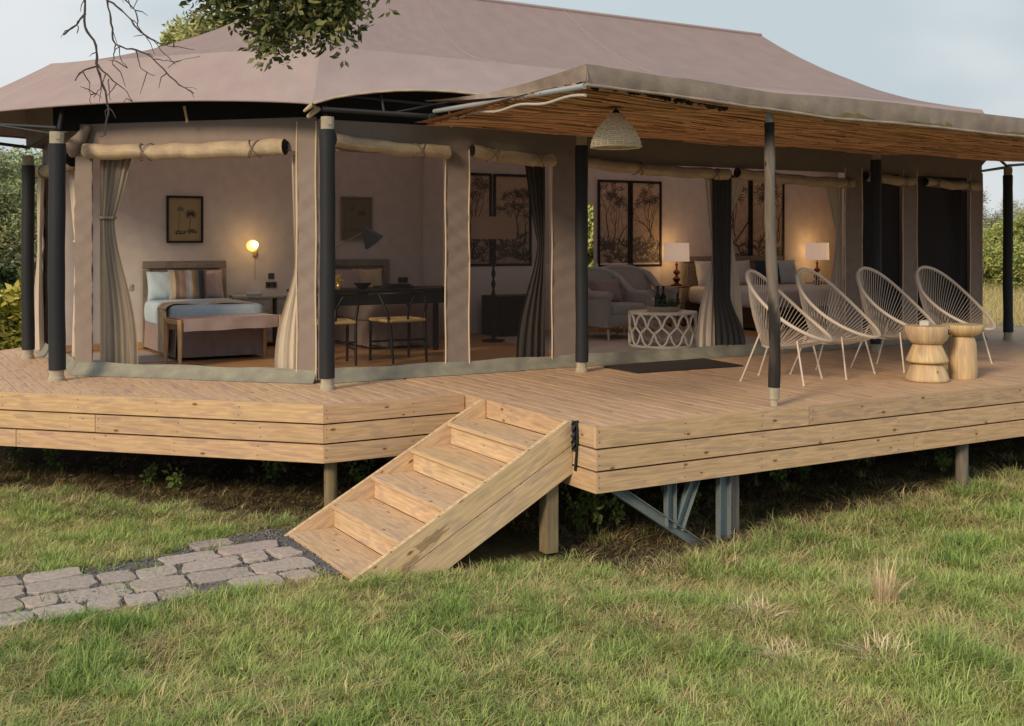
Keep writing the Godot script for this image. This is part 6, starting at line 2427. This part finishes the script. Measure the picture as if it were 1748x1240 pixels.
func build_terrace() -> void:
	var b := MB.new()
	b.slab(PackedVector2Array([Vector2(6.62, -9.58), Vector2(8.02, -9.68), Vector2(7.92, -8.92), Vector2(6.60, -8.96)]), 0.0015, 0.016, 0.004)
	tag(part("door_mat", b, M.mat_fibre), "dark fibre door mat on the deck before the open sitting room", "door mat")
	# wicker pendant lamp
	var pl := thing("pendant_lamp", "domed wicker pendant lamp hanging from the reed ceiling", "pendant lamp", "", Vector3(5.12, 2.04, -7.24))
	var wk := MB.new()
	var prof := func(t: float) -> Vector2:
		return Vector2(lerpf(0.19, 0.035, pow(t, 1.7)) , 0.255 * t)
	for k in 17:      # hoops
		var q: Vector2 = prof.call(k / 16.0)
		var pts := []
		for j in 41:
			var a := TAU * j / 40.0
			pts.append(Vector3(cos(a) * (q.x + 0.007 * sin(a * 10.0 + k * PI)), q.y, sin(a) * (q.x + 0.007 * sin(a * 10.0 + k * PI))))
		var k2 := rr(0.75, 1.15)
		wk.tint = Color(k2, k2, k2)
		wk.tube(pts, 0.0085 if k > 0 else 0.011, 5, false)
	var hp := part("weave", wk, M.wicker, pl)
	hp.set_meta("kind", "stuff")
	for j in 20:
		var a := TAU * j / 20.0
		var pts := []
		for k in 11:
			var q: Vector2 = prof.call(k / 10.0)
			pts.append(Vector3(cos(a) * q.x, q.y, sin(a) * q.x))
		b = MB.new()
		b.tube(pts, 0.0085, 5)
		part("rib", b, M.wicker, pl)
	b = MB.new()
	b.tube([Vector3(0, 0.24, 0), Vector3(0, 0.33, 0)], 0.006, 6)
	b.lathe([Vector2(0, 0.245), Vector2(0.04, 0.25), Vector2(0.02, 0.285), Vector2(0, 0.29)], 12)
	part("flex", b, M.black_paint, pl)
	b = MB.new()
	b.box(Vector3(0, 0.325, 0), Vector3(0.12, 0.035, 0.09), 0.008)
	b.box(Vector3(0.05, 0.335, 0.02), Vector3(0.10, 0.02, 0.05), 0.006)
	part("ceiling_rose", b, M.black_paint, pl)
	# four cord chairs in a row
	var first := lounge_chair()
	var spots := [[7.47, -7.81, -60.0, "white corded egg lounge chair directly behind the veranda pole, leftmost in the row"], [8.21, -7.90, -72.0, "white corded egg lounge chair second from the veranda pole, wholly in view"], [9.15, -8.00, -76.0, "white corded egg lounge chair third in the row, just left of the carved stools"], [10.04, -8.00, -82.0, "white corded egg lounge chair at the right end of the row, behind the carved stools"]]
	for k in 4:
		var o: Node3D = first if k == 0 else first.duplicate()
		o.name = "lounge_chair" if k == 0 else "lounge_chair_%03d" % k
		add_child(o, true)
		o.position = Vector3(spots[k][0], 0.002, spots[k][1])
		o.rotation.y = deg_to_rad(spots[k][2])
		tag(o, spots[k][3], "lounge chair", "corded lounge chairs in a row on the deck")
	# carved stools
	var s1 := thing("carved_stool", "carved wooden stool of bowl and two stacked cones, with a small box on top", "stool", "carved wooden stools", Vector3(8.60, 0.002, -7.16))
	b = wood_mb(0.03)
	b.us = 0.4
	b.vs = 1.2
	b.lathe([Vector2(0, 0), Vector2(0.19, 0), Vector2(0.20, 0.015), Vector2(0.192, 0.04), Vector2(0.145, 0.155), Vector2(0.13, 0.165)], 36)
	part("lower_cone", b, M.carved_wood, s1)
	b = wood_mb(0.03)
	b.us = 0.4
	b.vs = 1.2
	b.lathe([Vector2(0.12, 0.165), Vector2(0.175, 0.172), Vector2(0.19, 0.185), Vector2(0.188, 0.20), Vector2(0.13, 0.335), Vector2(0.11, 0.345)], 36)
	part("upper_cone", b, M.carved_wood, s1)
	b = wood_mb(0.03)
	b.us = 0.4
	b.vs = 1.2
	b.lathe([Vector2(0.10, 0.34), Vector2(0.14, 0.35), Vector2(0.175, 0.385), Vector2(0.20, 0.45), Vector2(0.205, 0.50), Vector2(0.20, 0.512), Vector2(0, 0.512)], 40)
	var bowl := part("bowl_top", b, M.carved_wood, s1)
	for k in 9:     # worm-eaten pits in the rim
		var a := deg_to_rad(rr(38, 75))
		var y := rr(0.44, 0.485)
		b = MB.new()
		b.tube([Vector3(cos(a) * 0.190, y, sin(a) * 0.190), Vector3(cos(a) * 0.2045, y, sin(a) * 0.2045)], rr(0.006, 0.013), 7)
		part("pit", b, M.joist, bowl)
	var s2 := thing("carved_stool", "carved wooden stool with shallow bowl on a waisted drum, behind the coned one", "stool", "carved wooden stools", Vector3(9.05, 0.002, -7.12))
	b = wood_mb(0.03)
	b.us = 0.4
	b.vs = 1.2
	b.lathe([Vector2(0, 0), Vector2(0.12, 0), Vector2(0.125, 0.02), Vector2(0.132, 0.10), Vector2(0.12, 0.33), Vector2(0.105, 0.385), Vector2(0.09, 0.40)], 32)
	part("drum", b, M.carved_wood, s2)
	b = wood_mb(0.03)
	b.us = 0.4
	b.vs = 1.2
	b.lathe([Vector2(0.09, 0.40), Vector2(0.14, 0.415), Vector2(0.185, 0.45), Vector2(0.198, 0.50), Vector2(0.193, 0.51), Vector2(0, 0.51)], 36)
	part("bowl_top", b, M.carved_wood, s2)
	b = MB.new()
	b.box(Vector3(0, 0.022, 0), Vector3(0.11, 0.044, 0.085), 0.006)
	b.box(Vector3(0.005, 0.046, 0), Vector3(0.07, 0.006, 0.06), 0.002)
	var bx := part("small_box", b, M.plate)
	bx.position = Vector3(8.585, 0.514, -7.17)
	bx.rotation.y = 0.5
	tag(bx, "small pale grey box on top of the coned stool", "box")
